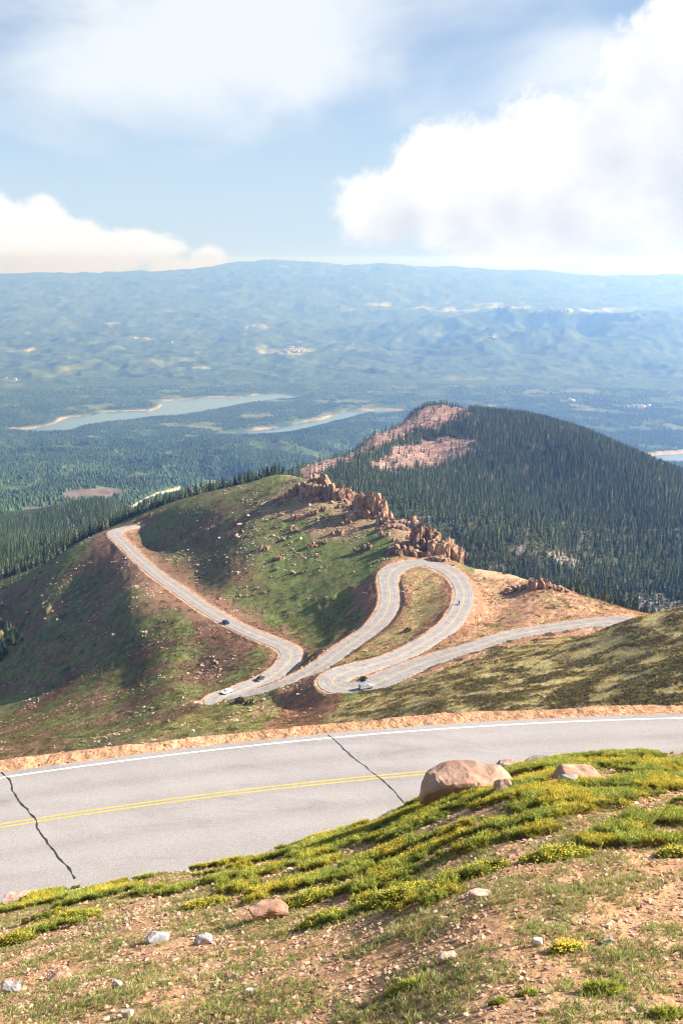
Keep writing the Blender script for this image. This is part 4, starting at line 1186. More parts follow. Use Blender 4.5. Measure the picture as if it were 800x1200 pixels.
for k_, (u, v, wpx, hpx, fl, lb) in enumerate(CUSH):
    h_ = hit(u, v, 3, 40)
    if h_ is None: continue
    s_ = h_[1] / .87 / F; Wm, Hm = wpx * s_, hpx * s_
    n_ = int(60 + 260 * Wm); r_ = np.random.default_rng(700 + k_)
    a = r_.uniform(0, 6.28, n_); q = np.sqrt(r_.random(n_)); lx, ly = q * np.cos(a) * Wm / 2, q * np.sin(a) * Wm / 2 * .55
    lx += .06 * r_.normal(size=n_) * Wm; 
    gz = ground(h_[0] + lx, h_[1] + ly) - h_[2]
    dome = Hm * (.30 + .35 * (1 - q ** 2)); ps = np.stack([lx, ly, gz + dome * .35 * (1 - q)], 1)
    hh = dome * (.75 + .5 * r_.random(n_)) * .8
    e_ = empty('flower_cushion' if fl else 'grass_cushion', h_); tag(e_, lb, 'plant', 'separate cushions on the near slope')
    cl_ = .8 + .5 * r_.random((n_, 1)) * np.ones((1, 3))
    Vv, Ff, Cc = scatter(GREENS, ps, hh, r_.uniform(0, 6.28, n_), cl_ * (np.array([[.95, 1.0, 1.0]]) if fl else np.array([[1.15, 1.2, 1.2]])), r_.normal(0, .2, (n_, 2)))
    mesh_np('leaves', Vv, Ff, M_LEAF, False, Cc, e_)
    if fl:
        m_ = int(n_ * 1.1)
        i_ = r_.integers(0, n_, m_); pp = ps[i_] + np.stack([r_.normal(0, .03, m_), r_.normal(0, .03, m_), hh[i_] * r_.uniform(.85, 1.15, m_)], 1)
        b_ = np.arange(6) * math.pi / 3
        fV = np.vstack([[[0, 0, .3]], np.stack([np.cos(b_), np.sin(b_), b_ * 0], 1)]); fF = np.array([[0, 1 + q_, 1 + (q_ + 1) % 6] for q_ in range(6)])
        Vv, Ff, Cc = scatter([(fV, fF, np.ones((7, 3)))], pp, .008 + .006 * r_.random(m_), r_.uniform(0, 6.28, m_), np.array([.72, .54, .04])[None] * (.8 + .4 * r_.random((m_, 1))), r_.normal(0, .2, (m_, 2)))
        mesh_np('flowers', Vv, Ff, M_FLOW, False, Cc, e_)['kind'] = 'stuff'

# thin grass
x, y, r_ = fg_points(150000, 3.6, 28, 1.25, 461)
gn = fbm(x, y, 1.3, 3, 463) + .4 * fbm(x, y, .3, 2, 465)
k_ = onslope(x, y) & (gn > -.20 + .45 * r_.random(len(x))) & (mat_field(x, y) < .05); x, y, gn = x[k_], y[k_], gn[k_]; z = ground(x, y)
v_ = inframe(x, y, z, 15, 60); x, y, z, gn = x[v_][:46000], y[v_][:46000], z[v_][:46000], gn[v_][:46000]
BL = [tuft(60 + s, 7, 1.0, .035, .8) for s in range(8)]
pal = np.array([(.36, .33, .13), (.27, .31, .09), (.46, .38, .19), (.22, .30, .08)])
cl_ = pal[r_.integers(0, 4, len(x))] * (.8 + .4 * r_.random((len(x), 1)))
s_ = (.028 + .05 * r_.random(len(x))) * (1 + .4 * sst(.2, .6, gn))
Vv, Ff, Cc = scatter(BL, np.stack([x, y, z], 1), s_, r_.uniform(0, 6.28, len(x)), cl_, r_.normal(0, .25, (len(x), 2)))
o = mesh_np('thin_grass', Vv, Ff, M_GRASS, False, Cc); tag(o, 'thin dry grass growing through the stony soil of the near slope', 'grass', kind='stuff')
print('grass', len(x))
# gravel
x, y, r_ = fg_points(120000, 3.6, 29, 1.1, 471)
gn = fbm(x, y, .9, 3, 473)
k_ = onslope(x, y) & (gn > -.5 + .5 * r_.random(len(x))); x, y = x[k_], y[k_]; z = ground(x, y)
v_ = inframe(x, y, z, 15, 60); x, y, z = x[v_][:52000], y[v_][:52000], z[v_][:52000]
pal = np.array([(.46, .27, .175), (.36, .19, .12), (.54, .37, .26), (.25, .13, .09), (.50, .33, .22), (.44, .29, .20)])
s_ = (.010 + .040 * r_.random(len(x)) ** 4) * (.7 + y / 16)
Vv, Ff, Cc = scatter(PEBBLES, np.stack([x, y, z + .002], 1), s_, r_.uniform(0, 6.28, len(x)), pal[r_.integers(0, 6, len(x))] * (.8 + .4 * r_.random((len(x), 1))))
o = mesh_np('gravel', Vv, Ff, rock_mat('gravel_stone', None, 30.0, .2, .004), False, Cc); tag(o, 'loose orange gravel covering the near slope', 'gravel', kind='stuff')
# gravel on the far verge of the near road
r_ = np.random.default_rng(475); n_ = 9000
x = r_.uniform(-22, 24, n_); dd = r_.uniform(4.1, 7.2, n_); y = near_cy(x) + dd * 1.02; z = ground(x, y)
s_ = .018 + .05 * r_.random(n_) ** 3 + .12 * (r_.random(n_) > .994)
Vv, Ff, Cc = scatter(PEBBLES, np.stack([x, y, z], 1), s_, r_.uniform(0, 6.28, n_), pal[r_.integers(0, 6, n_)])
o = mesh_np('verge_gravel', Vv, Ff, M_STONE, False, Cc); tag(o, 'orange gravel along the far verge of the near road', 'gravel', kind='stuff')

# stones one can tell apart
def rock(name, u, v, wpx, hpx, tints, label, seed, flat=1.0, depth=.7, sub=3, yaw=0.0, sink=.18, ymin=3, pts=None):
    for dv in range(0, 80, 2):          # rest on the slope itself, never on the road behind its edge
        h_ = hit(u, v + dv, ymin, 27)
        if h_ is not None and near_d(h_[0], h_[1]) < -5.3: break
    s_ = h_[1] / .88 / F; Wm, Hm = wpx * s_, hpx * s_
    hV, hF, _ = hull(26, Wm * 1.05, Wm * depth, Hm * (1 + sink) * 1.1, seed, .7)
    bm = bmesh.new()
    if pts:
        for p in pts: bm.verts.new((p[0] * Wm, p[1] * Wm, p[2] * Hm))
        bmesh.ops.convex_hull(bm, input=bm.verts)
        for v_ in [v_ for v_ in bm.verts if not v_.link_faces]: bm.verts.remove(v_)
    else:
        vs = [bm.verts.new(p) for p in hV]
        for f_ in hF: bm.faces.new([vs[i] for i in f_])
    bmesh.ops.bevel(bm, geom=list(bm.edges), offset=Wm * .02, segments=1, affect='EDGES')
    bmesh.ops.triangulate(bm, faces=bm.faces)
    bmesh.ops.subdivide_edges(bm, edges=list(bm.edges), cuts=sub, use_grid_fill=True)
    co_ = np.array([v_.co[:] for v_ in bm.verts]) / Wm * 5 + seed
    dsp = (fbm(co_[:, 0] + co_[:, 2] * .7, co_[:, 1] - co_[:, 2] * .6, 1.6, 4, seed) * .035 + .05 * (1 - np.abs(fbm(co_[:, 0] - co_[:, 2], co_[:, 1] + co_[:, 2] * .5, 2.2, 3, seed + 5)) * 2.5) * .4) * Wm
    bm.normal_update()
    for v_, d_ in zip(bm.verts, dsp): v_.co += v_.normal * float(d_)
    me = bpy.data.meshes.new(name); bm.to_mesh(me); bm.free(); me.materials.append(rock_mat(name + '_rock', tints, 5.0 / max(Wm, .12) * .5, .38, Wm * .03))
    o = bpy.data.objects.new(name, me); COL.objects.link(o); o.location = h_; o.rotation_euler = (0, 0, yaw)
    tag(o, label, 'rock'); return o
RED = ((.30, .165, .105), (.45, .29, .20)); PALE_ = ((.48, .41, .36), (.62, .56, .50)); GREY = ((.20, .185, .18), (.40, .37, .35)); PINK = ((.38, .24, .18), (.52, .37, .29))
rock('boulder', 546, 931, 104, 27, ((.25, .145, .10), (.40, .265, .19)), 'big brown boulder at the edge of the slope above the road', 3, 1, .75, 6, 0, pts=[
 (-.47,-.16,.42),(-.27,-.24,.88),(.08,-.24,.98),(.36,-.15,.80),(.55,0,.55),(.40,.28,.75),(-.10,.34,1.02),(-.42,.22,.72),(-.52,-.06,-.25),(-.22,-.10,-.3),(.22,-.08,-.3),(.52,.02,-.2),(.5,.34,-.2),(-.45,.34,-.2)])
rock('boulder', 606, 893, 46, 9, PINK, 'long low pinkish slab behind the big brown boulder', 14, 1, .6, 4)
for k_, a in enumerate([
 (632,888,28,10,GREY,'dark grey rock on the skyline of the slope right of the big boulder'),
 (675,914,48,15,RED,'pale tan boulder half buried in the flower mat on the right'),
 (664,921,22,14,GREY,'small dark rock at the left foot of the pale tan boulder'),
 (590,931,24,20,PINK,'knobbly pinkish rock in the flower mat below the big boulder'),
 (656,931,24,10,PINK,'flat pink stone in the flower mat below the pale tan boulder'),
 (316,1076,48,19,RED,'reddish flat stone lying on bare soil left of centre'),
 (137,1158,13,11,PALE_,'small white stone on the lower left of the slope'),
 (150,1192,13,11,PALE_,'small white stone almost at the bottom edge on the left'),
 (14,1163,26,13,GREY,'grey stone at the left edge near the bottom'),
 (240,1106,22,12,GREY,'dark jagged stone with a pale streak left of centre'),
 (70,1147,28,8,RED,'dark low rusty stone right of the grey stone at the left edge'),
 (275,1147,8,7,PALE_,'tiny white pebble below the reddish flat stone'),
 (293,1164,12,7,PALE_,'small pale stone below the tiny white pebble'),
 (629,1108,12,10,PALE_,'white stone beside the small flowering cushion'),
 (713,1106,14,8,GREY,'small dark stone right of the white stone'),
 (524,1126,24,10,PINK,'pink flat stone in the bare soil right of centre'),
 (563,1051,28,7,PINK,'thin pink slab below the flat green and yellow cushion'),
 (34,1082,14,10,PINK,'pinkish stone between the flower cushions on the left'),
 (186,1102,30,9,GREY,'low grey stone above the dark jagged stone'),
 (660,1000,9,7,PALE_,'small white stone beside the lone right cushion'),
 (22,1056,36,10,PINK,'pale slab at the road edge on the far left'),
]): rock('stone', *a, 20 + k_)
# ================================================================ vehicles
def bm_obj(name, bm, mat, parent, smooth=False, loc=None):
    me = bpy.data.meshes.new(name); bmesh.ops.recalc_face_normals(bm, faces=bm.faces); bm.to_mesh(me); bm.free(); me.materials.append(mat)
    if smooth: me.polygons.foreach_set('use_smooth', [True] * len(me.polygons))
    o = bpy.data.objects.new(name, me); COL.objects.link(o)
    if parent: o.parent = parent
    if loc: o.location = loc
    return o
def loft(secs):
    """secs: list of closed rings of equal length -> capped tube"""
    bm = bmesh.new(); rings = [[bm.verts.new(p) for p in s] for s in secs]; n_ = len(secs[0])
    for a, b in zip(rings, rings[1:]):
        for i in range(n_): bm.faces.new((a[i], a[(i + 1) % n_], b[(i + 1) % n_], b[i]))
    bm.faces.new(rings[0]); bm.faces.new(rings[-1][::-1]); return bm
def box(bm, c, s, bev=0.0):
    r = bmesh.ops.create_cube(bm, size=1.0, matrix=Matrix.Translation(c) @ Matrix.Diagonal((*s, 1)))
    if bev: bmesh.ops.bevel(bm, geom=list({e for v_ in r['verts'] for e in v_.link_edges}), offset=bev, segments=2, affect='EDGES')
def rod(bm, a, b, r=.02, n=6):
    a, b = Vector(a), Vector(b); d = b - a
    bmesh.ops.create_cone(bm, cap_ends=True, segments=n, radius1=r, radius2=r, depth=d.length, matrix=Matrix.Translation((a + b) / 2) @ d.to_track_quat('Z', 'Y').to_matrix().to_4x4())
M_TYRE = plain_mat('tyre_rubber', (.02, .02, .02), .85, .2, 4); M_RIM = plain_mat('wheel_alloy', (.45, .45, .46), .35, .1, 4, .5, .8)
M_GLASS = plain_mat('dark_glass', (.015, .018, .022), .06, .05, 2, .6); M_LAMP = plain_mat('lamp_lens', (.75, .75, .72), .15, .05, 3, .6); M_TAIL = plain_mat('tail_lens', (.45, .02, .02), .2, .05, 3, .6)
M_TRIM = plain_mat('black_trim', (.02, .02, .022), .6, .15, 5)
def paint(name, c): 
    m_ = plain_mat(name, c, .32, .04, 2.0, .5); m_.node_tree.nodes['Principled BSDF'].inputs['Coat Weight'].default_value = .6; return m_
def wheel(parent, x, y, r=.34, wd=.22):
    bm = bmesh.new(); bmesh.ops.create_cone(bm, cap_ends=True, segments=20, radius1=r, radius2=r, depth=wd, matrix=Matrix.Translation((0, 0, 0)) @ Matrix.Rotation(math.pi / 2, 4, 'X'))
    bmesh.ops.bevel(bm, geom=[e for e in bm.edges if len(e.link_faces) == 2 and e.calc_face_angle(0) > 1], offset=.035, segments=2, affect='EDGES')
    w_ = bm_obj('wheel', bm, M_TYRE, parent, True, (x, y, r))
    bm = bmesh.new(); bmesh.ops.create_cone(bm, cap_ends=True, segments=16, radius1=r * .62, radius2=r * .56, depth=wd + .03, matrix=Matrix.Rotation(math.pi / 2 if y > 0 else -math.pi / 2, 4, 'X'))
    bm_obj('rim', bm, M_RIM, w_)
def ring(x, hw, zb, zt, tum=.0, rd=.12):
    """rounded body cross-section at x"""
    w2 = hw - tum
    return [(x, -hw + .08, zb), (x, hw - .08, zb), (x, hw, zb + .10), (x, hw + .01, (zb + zt) / 2), (x, w2, zt - rd), (x, w2 - rd, zt), (x, -w2 + rd, zt), (x, -w2, zt - rd), (x, -hw - .01, (zb + zt) / 2), (x, -hw, zb + .10)]
def make_car(kind, pm):
    e_ = empty('parked_car' if kind == 'suv' else 'car', (0, 0, 0))
    if kind == 'suv':
        L2, hw, zb, belt, top = 2.2, .88, .38, 1.06, 1.74
        body = [(-2.2, .82, .48, .98), (-2.12, .87, .40, 1.06), (-.9, .88, .38, 1.06), (.75, .88, .38, 1.06), (1.9, .86, .40, 1.02), (2.18, .80, .46, .88)]
        cab = [(-2.10, .84, 1.04, 1.06), (-2.02, .80, 1.04, 1.70), (-1.2, .80, 1.04, 1.75), (.2, .80, 1.04, 1.73), (.42, .78, 1.04, 1.66), (.80, .80, 1.03, 1.10)]
        wx, wr = 1.36, .38
    else:
        body = [(-2.2, .76, .42, .80), (-2.1, .84, .32, .92), (-1.0, .87, .26, .94), (.6, .87, .26, .92), (1.7, .84, .30, .82), (2.2, .72, .40, .64)]
        cab = [(-1.75, .72, .90, .95), (-1.15, .66, .90, 1.38), (-.5, .66, .90, 1.45), (.15, .66, .90, 1.42), (.45, .67, .90, 1.30), (1.15, .72, .88, .92)]
        wx, wr = 1.35, .32
    bm_obj('body', loft([ring(x, h_, a, b_, .03, .07) for x, h_, a, b_ in body]), pm, e_)
    bm_obj('cabin', loft([ring(x, h_, a, b_, .13, .05) for x, h_, a, b_ in cab]), pm, e_)
    g = bmesh.new()     # windows stand a little proud of the cabin
    z0 = cab[0][2] + .08; zt = cab[2][3] - .12; xa, xb = cab[1][0] + .12, cab[4][0] + (.12 if kind == 'suv' else .3)
    for s in (-1, 1):
        for a, b_ in ((xa, xa + (xb - xa) * .30), (xa + (xb - xa) * .34, xa + (xb - xa) * .64), (xa + (xb - xa) * .68, xb)):
            yb, yt = s * (cab[2][1] + .012), s * (cab[2][1] - .10)
            q = [g.verts.new(p) for p in ((a, yb, z0), (b_, yb, z0), (b_ - .10, yt, zt), (a + (.0), yt, zt))]
            f_ = g.faces.new(q); r_ = bmesh.ops.extrude_face_region(g, geom=[f_]); bmesh.ops.translate(g, verts=[v_ for v_ in r_['geom'] if isinstance(v_, bmesh.types.BMVert)], vec=(0, s * .012, 0))
    bm_obj('side_window', g, M_GLASS, e_)
    for nm, p0, p1 in (('windscreen', cab[5], cab[4]), ('rear_window', cab[0], cab[1])):
        g = bmesh.new(); sgn = 1 if nm == 'windscreen' else -1
        za, zb_ = p0[3] + .02, p1[3] - .06
        q = [g.verts.new(p) for p in ((p0[0] + sgn * .015, -.58, za), (p0[0] + sgn * .015, .58, za), (p1[0] + sgn * .03, .50, zb_), (p1[0] + sgn * .03, -.50, zb_))]
        f_ = g.faces.new(q); r_ = bmesh.ops.extrude_face_region(g, geom=[f_]); bmesh.ops.translate(g, verts=[v_ for v_ in r_['geom'] if isinstance(v_, bmesh.types.BMVert)], vec=(sgn * .012, 0, .008))
        bm_obj(nm, g, M_GLASS, e_)
    for s in (-1, 1):
        g = bmesh.new(); box(g, (body[-1][0] - .06, s * .58, body[-1][3] - .10), (.14, .26, .13), .02); bm_obj('headlight', g, M_LAMP, e_)
        g = bmesh.new(); box(g, (body[0][0] + .05, s * .62, body[0][3] - .12), (.12, .20, .14), .02); bm_obj('taillight', g, M_TAIL, e_)
        g = bmesh.new(); box(g, (cab[4][0] + .35, s * (body[2][1] + .10), z0 + .03), (.12, .18, .12), .02); bm_obj('mirror', g, pm, e_)
        for x in (-wx, wx): wheel(e_, x, s * (body[2][1] - .09), wr)
    for x, s in ((body[-1][0] - .02, 1), (body[0][0] + .02, -1)):
        g = bmesh.new(); box(g, (x, 0, .46), (.16, 1.45, .16), .03); bm_obj('bumper', g, M_TRIM, e_)
    if kind == 'suv':
        g = bmesh.new()
        for s in (-1, 1): rod(g, (-1.9, s * .62, 1.86), (.1, s * .62, 1.84), .03)
        for x in (-1.8, -1.1, -.4, .05):
            rod(g, (x, -.62, 1.85), (x, .62, 1.85), .025)
            for s in (-1, 1): rod(g, (x, s * .62, 1.70), (x, s * .62, 1.86), .025)
        bm_obj('roof_rack', g, M_TRIM, e_)
    return e_
def on_road(u, v, lane, flip=False):
    uu, vv = project(ROAD); i = int(((uu - u) ** 2 + (vv - v) ** 2).argmin()); i = min(max(i, 2), len(ROAD) - 3)
    d = ROAD[i + 2] - ROAD[i - 2]; d /= np.linalg.norm(d); nrm = np.array([-d[1], d[0], 0])
    p = ROAD[i] + nrm * lane; p[2] = ROAD[i, 2] + .021
    yaw = math.atan2(d[1], d[0]) + (math.pi if flip else 0)
    return p, yaw, math.atan2(d[2], math.hypot(d[0], d[1])) * (-1 if flip else 1)
def place(e_, u, v, lane, flip):
    p, yaw, pit = on_road(u, v, lane, flip); e_.location = p; e_.rotation_euler = (0, -pit, yaw)
SILV = paint('silver_paint', (.42, .43, .44)); WHT = paint('white_paint_body', (.80, .80, .80)); BLK = paint('black_paint', (.018, .018, .02)); BLU = paint('dark_blue_paint', (.02, .04, .09))
c_ = make_car('suv', SILV); c_.name = 'car'; tag(c_, 'silver grey off-road car with dark windows and roof rack in the hairpin', 'car'); place(c_, 424, 807.5, 1.6, True)
c_ = make_car('sedan', WHT); tag(c_, 'white car on the lowest visible bend of the road', 'car'); place(c_, 270, 810, 1.7, True)
c_ = make_car('sedan', BLK); tag(c_, 'black car just behind the white car, coming out of the left hairpin', 'car'); place(c_, 310, 796, 1.7, True)
c_ = make_car('sedan', BLU); tag(c_, 'dark blue car alone on the long shaded left leg of the road', 'car'); place(c_, 268, 729, 1.7, True)

# motorcycle and its rider
mo = empty('motorcycle', (0, 0, 0)); tag(mo, 'dark motorcycle on the upper loop of the road', 'motorcycle')
for x in (-.74, .74):
    bm = bmesh.new()
    n1, n2_ = 20, 8
    vs = [[bm.verts.new(((.27 + .065 * math.cos(j * 2 * math.pi / n2_)) * math.cos(i * 2 * math.pi / n1), .065 * math.sin(j * 2 * math.pi / n2_), (.27 + .065 * math.cos(j * 2 * math.pi / n2_)) * math.sin(i * 2 * math.pi / n1))) for j in range(n2_)] for i in range(n1)]
    for i in range(n1):
        for j in range(n2_): bm.faces.new((vs[i][j], vs[(i + 1) % n1][j], vs[(i + 1) % n1][(j + 1) % n2_], vs[i][(j + 1) % n2_]))
    w_ = bm_obj('wheel', bm, M_TYRE, mo, True, (x, 0, .335))
    bm = bmesh.new(); bmesh.ops.create_cone(bm, cap_ends=True, segments=16, radius1=.2, radius2=.2, depth=.03, matrix=Matrix.Rotation(math.pi / 2, 4, 'X')); bm_obj('rim', bm, M_RIM, w_)
bm = loft([[(x, w_ * math.cos(a), z + h_ * math.sin(a)) for a in np.arange(8) * math.pi / 4] for x, w_, z, h_ in ((-.15, .07, .86, .06), (0, .16, .90, .13), (.25, .17, .93, .14), (.42, .07, .92, .08))]); bm_obj('fuel_tank', bm, BLK, mo, True)
bm = loft([[(x, w_ * math.cos(a), z + .05 * math.sin(a)) for a in np.arange(8) * math.pi / 4] for x, w_, z in ((-.85, .08, .88), (-.6, .13, .82), (-.2, .13, .78), (-.05, .08, .80))]); bm_obj('seat', bm, M_TRIM, mo, True)
bm = bmesh.new(); box(bm, (.05, 0, .50), (.52, .34, .38), .06); bm_obj('engine', bm, M_RIM, mo)
bm = bmesh.new()
for s in (-.09, .09): rod(bm, (.74, s, .335), (.48, s, 1.02), .028); rod(bm, (-.74, s, .335), (-.1, s, .50), .03)
rod(bm, (-.1, 0, .5), (-.35, 0, .80), .03); rod(bm, (.05, 0, .7), (.5, 0, .95), .03); bm_obj('frame', bm, M_TRIM, mo)
bm = bmesh.new(); rod(bm, (.44, -.38, 1.08), (.50, 0, 1.03), .018); rod(bm, (.44, .38, 1.08), (.50, 0, 1.03), .018); bm_obj('handlebar', bm, M_TRIM, mo)
bm = bmesh.new(); bmesh.ops.create_cone(bm, cap_ends=True, segments=14, radius1=.09, radius2=.07, depth=.14, matrix=Matrix.Translation((.62, 0, .90)) @ Matrix.Rotation(math.pi / 2, 4, 'Y')); bm_obj('headlight', bm, M_LAMP, mo)
bm = bmesh.new(); rod(bm, (-.1, -.16, .36), (-.85, -.2, .45), .05, 8); bm_obj('exhaust', bm, M_RIM, mo)
place(mo, 537.5, 708, 1.2, False)
ri = empty('person', mo.location, 0); ri.rotation_euler = mo.rotation_euler; tag(ri, 'person in dark riding clothes and helmet sitting on the motorcycle', 'person')
SK = {'pel': (-.28, 0, .96), 'sp': (-.22, 0, 1.14), 'ch': (-.12, 0, 1.34), 'nk': (-.07, 0, 1.47), 'hd': (-.04, 0, 1.58)}
me = bpy.data.meshes.new('body'); pts, rad, ed = [], [], []
def J(p, r): pts.append(p); rad.append(r); return len(pts) - 1
a0 = J(SK['pel'], .15); a1 = J(SK['sp'], .145); a2 = J(SK['ch'], .155); a3 = J(SK['nk'], .07); a4 = J(SK['hd'], .08); ed += [(a0, a1), (a1, a2), (a2, a3), (a3, a4)]
for s in (-1, 1):
    sh = J((-.10, s * .20, 1.38), .07); el = J((.12, s * .33, 1.18), .05); ha = J((.40, s * .36, 1.12), .035); ed += [(a2, sh), (sh, el), (el, ha)]
    hp = J((-.24, s * .11, .92), .10); kn = J((.16, s * .22, .80), .07); an = J((-.08, s * .22, .40), .05); to = J((.10, s * .22, .34), .045); ed += [(a0, hp), (hp, kn), (kn, an), (an, to)]
me.from_pydata(pts, ed, []); o = bpy.data.objects.new('body', me); COL.objects.link(o); o.parent = ri
md = o.modifiers.new('skin', 'SKIN'); 
for v_, r_ in zip(me.skin_vertices[0].data, rad): v_.radius = (r_, r_)
me.skin_vertices[0].data[0].use_root = True
o.modifiers.new('sub', 'SUBSURF').levels = 1; o.modifiers['sub'].render_levels = 1
me.materials.append(plain_mat('dark_jacket', (.03, .032, .04), .8, .2, 5))
bm = bmesh.new(); bmesh.ops.create_icosphere(bm, subdivisions=3, radius=.145, matrix=Matrix.Translation((-.03, 0, 1.62)) @ Matrix.Diagonal((1.08, .92, 1.05, 1))); bm_obj('helmet', bm, BLK, ri, True)
bm = loft([[(-.03 + .163 * math.cos(a) * k_, .14 * math.sin(a) * k_, z) for a in np.linspace(-1.1, 1.1, 7)] + [(-.03 + .12 * math.cos(a), .10 * math.sin(a), z) for a in np.linspace(1.1, -1.1, 7)] for z, k_ in ((1.58, 1.0), (1.64, 1.02), (1.69, .96))]); bm_obj('visor', bm, M_GLASS, ri)
# ================================================================ light, sky with clouds, haze, camera
SUN_AZ = math.radians(81); SUN_EL = math.radians(30)      # clockwise from the view direction (+Y)
sd_ = Vector((math.sin(SUN_AZ) * math.cos(SUN_EL), math.cos(SUN_AZ) * math.cos(SUN_EL), math.sin(SUN_EL)))
L = bpy.data.lights.new('sun', 'SUN'); L.energy = 5.0; L.angle = math.radians(.53); L.color = (1.0, .93, .85)
lo = bpy.data.objects.new('sun', L); COL.objects.link(lo); lo.rotation_euler = sd_.to_track_quat('Z', 'Y').to_euler(); lo.location = (300, 100, 400)

W = bpy.data.worlds.new('World'); SC.world = W; W.use_nodes = True
w = NT(W.node_tree); bg = W.node_tree.nodes['Background']
dirv = w.n('ShaderNodeTexCoord').outputs['Generated']
sp = w.n('ShaderNodeSeparateXYZ', i_Vector=dirv)
zc = w.math('MAXIMUM', sp.outputs[2], .015)
dv = w.n('ShaderNodeCombineXYZ', i_X=sp.outputs[0], i_Y=sp.outputs[1], i_Z=zc).outputs[0]
sky = w.n('ShaderNodeTexSky', sky_type='NISHITA', sun_disc=False, sun_elevation=SUN_EL, sun_rotation=SUN_AZ, altitude=3000, air_density=1.0, dust_density=.6, ozone_density=1.0)
w.link(w.vmath('NORMALIZE', dv), sky.inputs['Vector'])

# cloud field in direction space: azimuth tangent and elevation tangent
def cloud_density(off_u, off_w, detail):
    yy_ = w.math('MAXIMUM', sp.outputs[1], .12)
    tu = w.math('ADD', w.math('DIVIDE', sp.outputs[0], yy_), off_u); tw = w.math('ADD', w.math('DIVIDE', sp.outputs[2], yy_), off_w)
    pv = w.n('ShaderNodeCombineXYZ', i_X=tu, i_Y=tw, i_Z=.37).outputs[0]
    big = w.noise(pv, 6.0, 2, .5); fine = w.noise(pv, 19.0, detail, .66, .25)
    nz = w.math('ADD', w.math('MULTIPLY', w.math('SUBTRACT', big, .5), 1.1), w.math('MULTIPLY', w.math('SUBTRACT', fine, .5), 2.1))
    def field(blobs):
        acc = None
        for (u, v, ru, rv, a_) in blobs:
            cu = float(tv(u, v)); cw = -float(kv(v))
            qu = w.math('MULTIPLY', w.math('SUBTRACT', tu, cu), F / ru); qw = w.math('MULTIPLY', w.math('SUBTRACT', tw, cw), F / rv)
            d_ = w.math('SQRT', w.math('ADD', w.math('MULTIPLY', qu, qu), w.math('MULTIPLY', qw, qw)))
            f_ = w.math('MULTIPLY', w.math('SUBTRACT', 1.0, d_), a_)
            acc = f_ if acc is None else w.math('SMOOTH_MAX', acc, f_, .35)
        return acc
    return tu, tw, nz, field, pv
CUM = [(450,240,75,55,.9),(520,205,75,70,1.1),(590,215,90,90,1.2),(640,190,85,85,1.2),(700,210,110,100,1.3),(770,130,100,120,1.2),(800,40,75,90,1.1),(760,240,130,80,1.2),(660,270,160,45,.8),(850,150,120,200,1.4),(560,265,110,40,.7),
       (15,275,65,45,1.1),(48,258,34,34,1.0),(60,295,80,42,1.2),(120,296,62,30,1.0),(170,290,55,20,.8),(215,318,55,16,.85),(243,308,26,20,.9),(40,325,110,20,1.0),(-40,280,80,70,1.2)]
tu, tw, nz, field, pv = cloud_density(0, 0, 7)
dens = w.math('ADD', field(CUM), w.math('MULTIPLY', nz, .62))
cov = w.n('ShaderNodeMapRange', interpolation_type='SMOOTHSTEP', i_Value=dens, i_1=.02, i_2=.34).outputs[0]
tu2, tw2, nz2, field2, pv2 = cloud_density(.035, .045, 5)
dens2 = w.math('ADD', field2(CUM), w.math('MULTIPLY', nz2, .62))
lit = w.n('ShaderNodeMapRange', interpolation_type='SMOOTHSTEP', i_Value=w.math('SUBTRACT', dens2, w.math('MULTIPLY', dens, .35)), i_1=.05, i_2=1.25).outputs[0]
# thin veils: high on the left and along the horizon
pvs = w.vmath('MULTIPLY', pv, (1.0, 1.9, 1.0))
vn = w.noise(pvs, 4.2, 5, .55, .4)
VEIL = [(210,40,250,130,1.0),(120,90,170,70,.7),(330,30,170,110,.8),(690,60,110,60,.6),(420,10,90,60,.4),(560,-10,110,60,.35)]
veil = w.n('ShaderNodeMapRange', interpolation_type='SMOOTHSTEP', i_Value=w.math('ADD', field(VEIL), w.math('MULTIPLY', w.math('SUBTRACT', vn, .5), 2.0)), i_1=-.2, i_2=.75).outputs[0]
hz = w.n('ShaderNodeMapRange', interpolation_type='SMOOTHSTEP', i_Value=tw, i_1=.20, i_2=-.01).outputs[0]
hz = w.math('ADD', w.math('MULTIPLY', hz, .56), .34)
S_ = 1.0
skyc = w.mix(hz, sky.outputs[0], (3.9, 4.85, 5.85))
skyc = w.mix(w.math('MULTIPLY', veil, .9), skyc, (6.1, 6.4, 6.75))
cl = w.mix(lit, (6.7, 6.75, 6.85), (5.0, 5.25, 5.7))
inc = w.math('GREATER_THAN', sp.outputs[1], .05)
final = w.mix(w.math('MULTIPLY', cov, w.math('MULTIPLY', inc, .96)), skyc, cl)
w.link(final, bg.inputs['Color']); bg.inputs['Strength'].default_value = .056

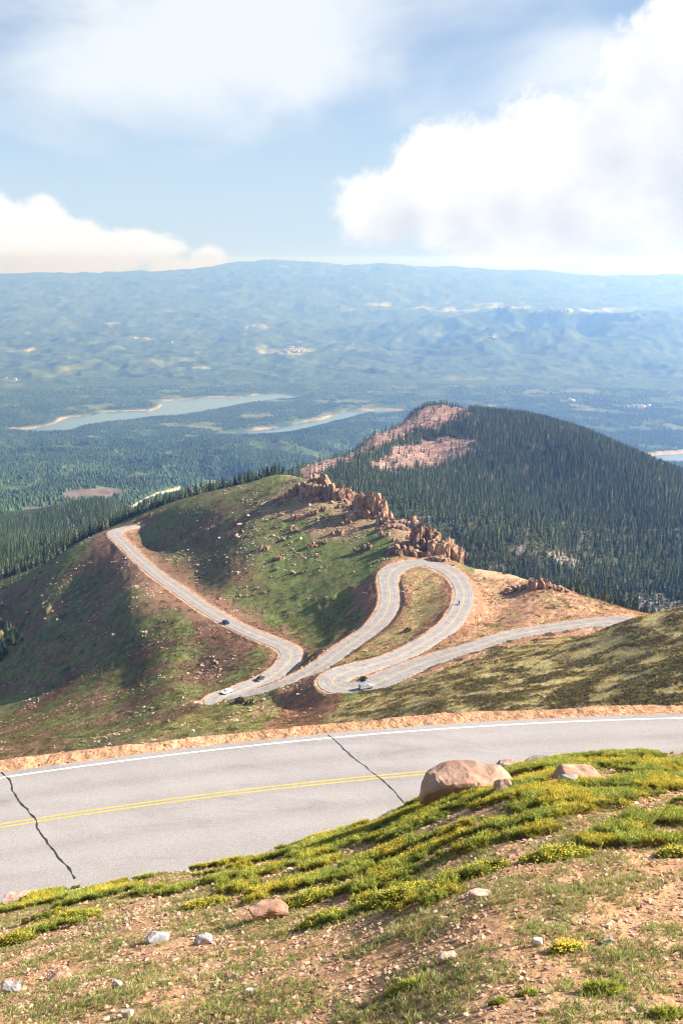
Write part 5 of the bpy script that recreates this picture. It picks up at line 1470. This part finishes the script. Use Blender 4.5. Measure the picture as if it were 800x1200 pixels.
def haze_box():
    x0, x1, y0, y1, z0, z1 = -31000, 31000, -31000, 31000, -1503.0, HAZE_TOP
    Vv = np.array([(x, y, z) for z in (z0, z1) for y in (y0, y1) for x in (x0, x1)])
    Ff = np.array([(0, 2, 3, 1), (4, 5, 7, 6), (0, 1, 5, 4), (2, 6, 7, 3), (0, 4, 6, 2), (1, 3, 7, 5)])
    mt = bpy.data.materials.new('valley_haze'); mt.use_nodes = True
    q = NT(mt.node_tree); out = mt.node_tree.nodes['Material Output']
    mt.node_tree.nodes.remove(mt.node_tree.nodes['Principled BSDF'])
    pv_ = q.n('ShaderNodeVolumePrincipled'); pv_.inputs['Color'].default_value = (.19, .385, 1.0, 1); pv_.inputs['Absorption Color'].default_value = (1, 1, 1, 1); pv_.inputs['Density'].default_value = HAZE_D; pv_.inputs['Anisotropy'].default_value = .48
    q.link(pv_.outputs[0], out.inputs['Volume'])
    o = mesh_np('haze', Vv, Ff, mt); tag(o, 'thin blue haze filling the air over the valley', kind='stuff')
HAZE_TOP = max(3.0, float(Z.max()) + 55); HAZE_D = 1.35e-4
haze_box()

cam = bpy.data.cameras.new('camera'); co = bpy.data.objects.new('camera', cam); COL.objects.link(co)
co.location = (0, 0, 0); co.rotation_euler = (math.radians(90 - 14.2), 0, 0)
cam.lens = 35; cam.sensor_width = 36; cam.sensor_fit = 'AUTO'; cam.clip_start = .2; cam.clip_end = 250000
cam.dof.use_dof = True; cam.dof.focus_distance = 300; cam.dof.aperture_fstop = 5.0
SC.camera = co
SC.render.resolution_x, SC.render.resolution_y = 682, 1024
vs_ = SC.view_settings
SC.display_settings.display_device = 'sRGB'; vs_.view_transform = 'Standard'; vs_.look = 'None'; vs_.gamma = 1.0; vs_.use_curve_mapping = False
vs_.exposure = 1.47
cy = SC.cycles; cy.pixel_filter_type = 'BLACKMAN_HARRIS'; cy.filter_width = 1.1
SC.render.engine = 'CYCLES'
cy.use_denoising = True
try: cy.denoiser = 'OPENIMAGEDENOISE'; cy.denoising_input_passes = 'RGB_ALBEDO_NORMAL'
except Exception: pass
cy.max_bounces = 4; cy.diffuse_bounces = 2; cy.glossy_bounces = 2; cy.transmission_bounces = 2; cy.transparent_max_bounces = 6; cy.volume_bounces = 0
cy.caustics_reflective = False; cy.caustics_refractive = False
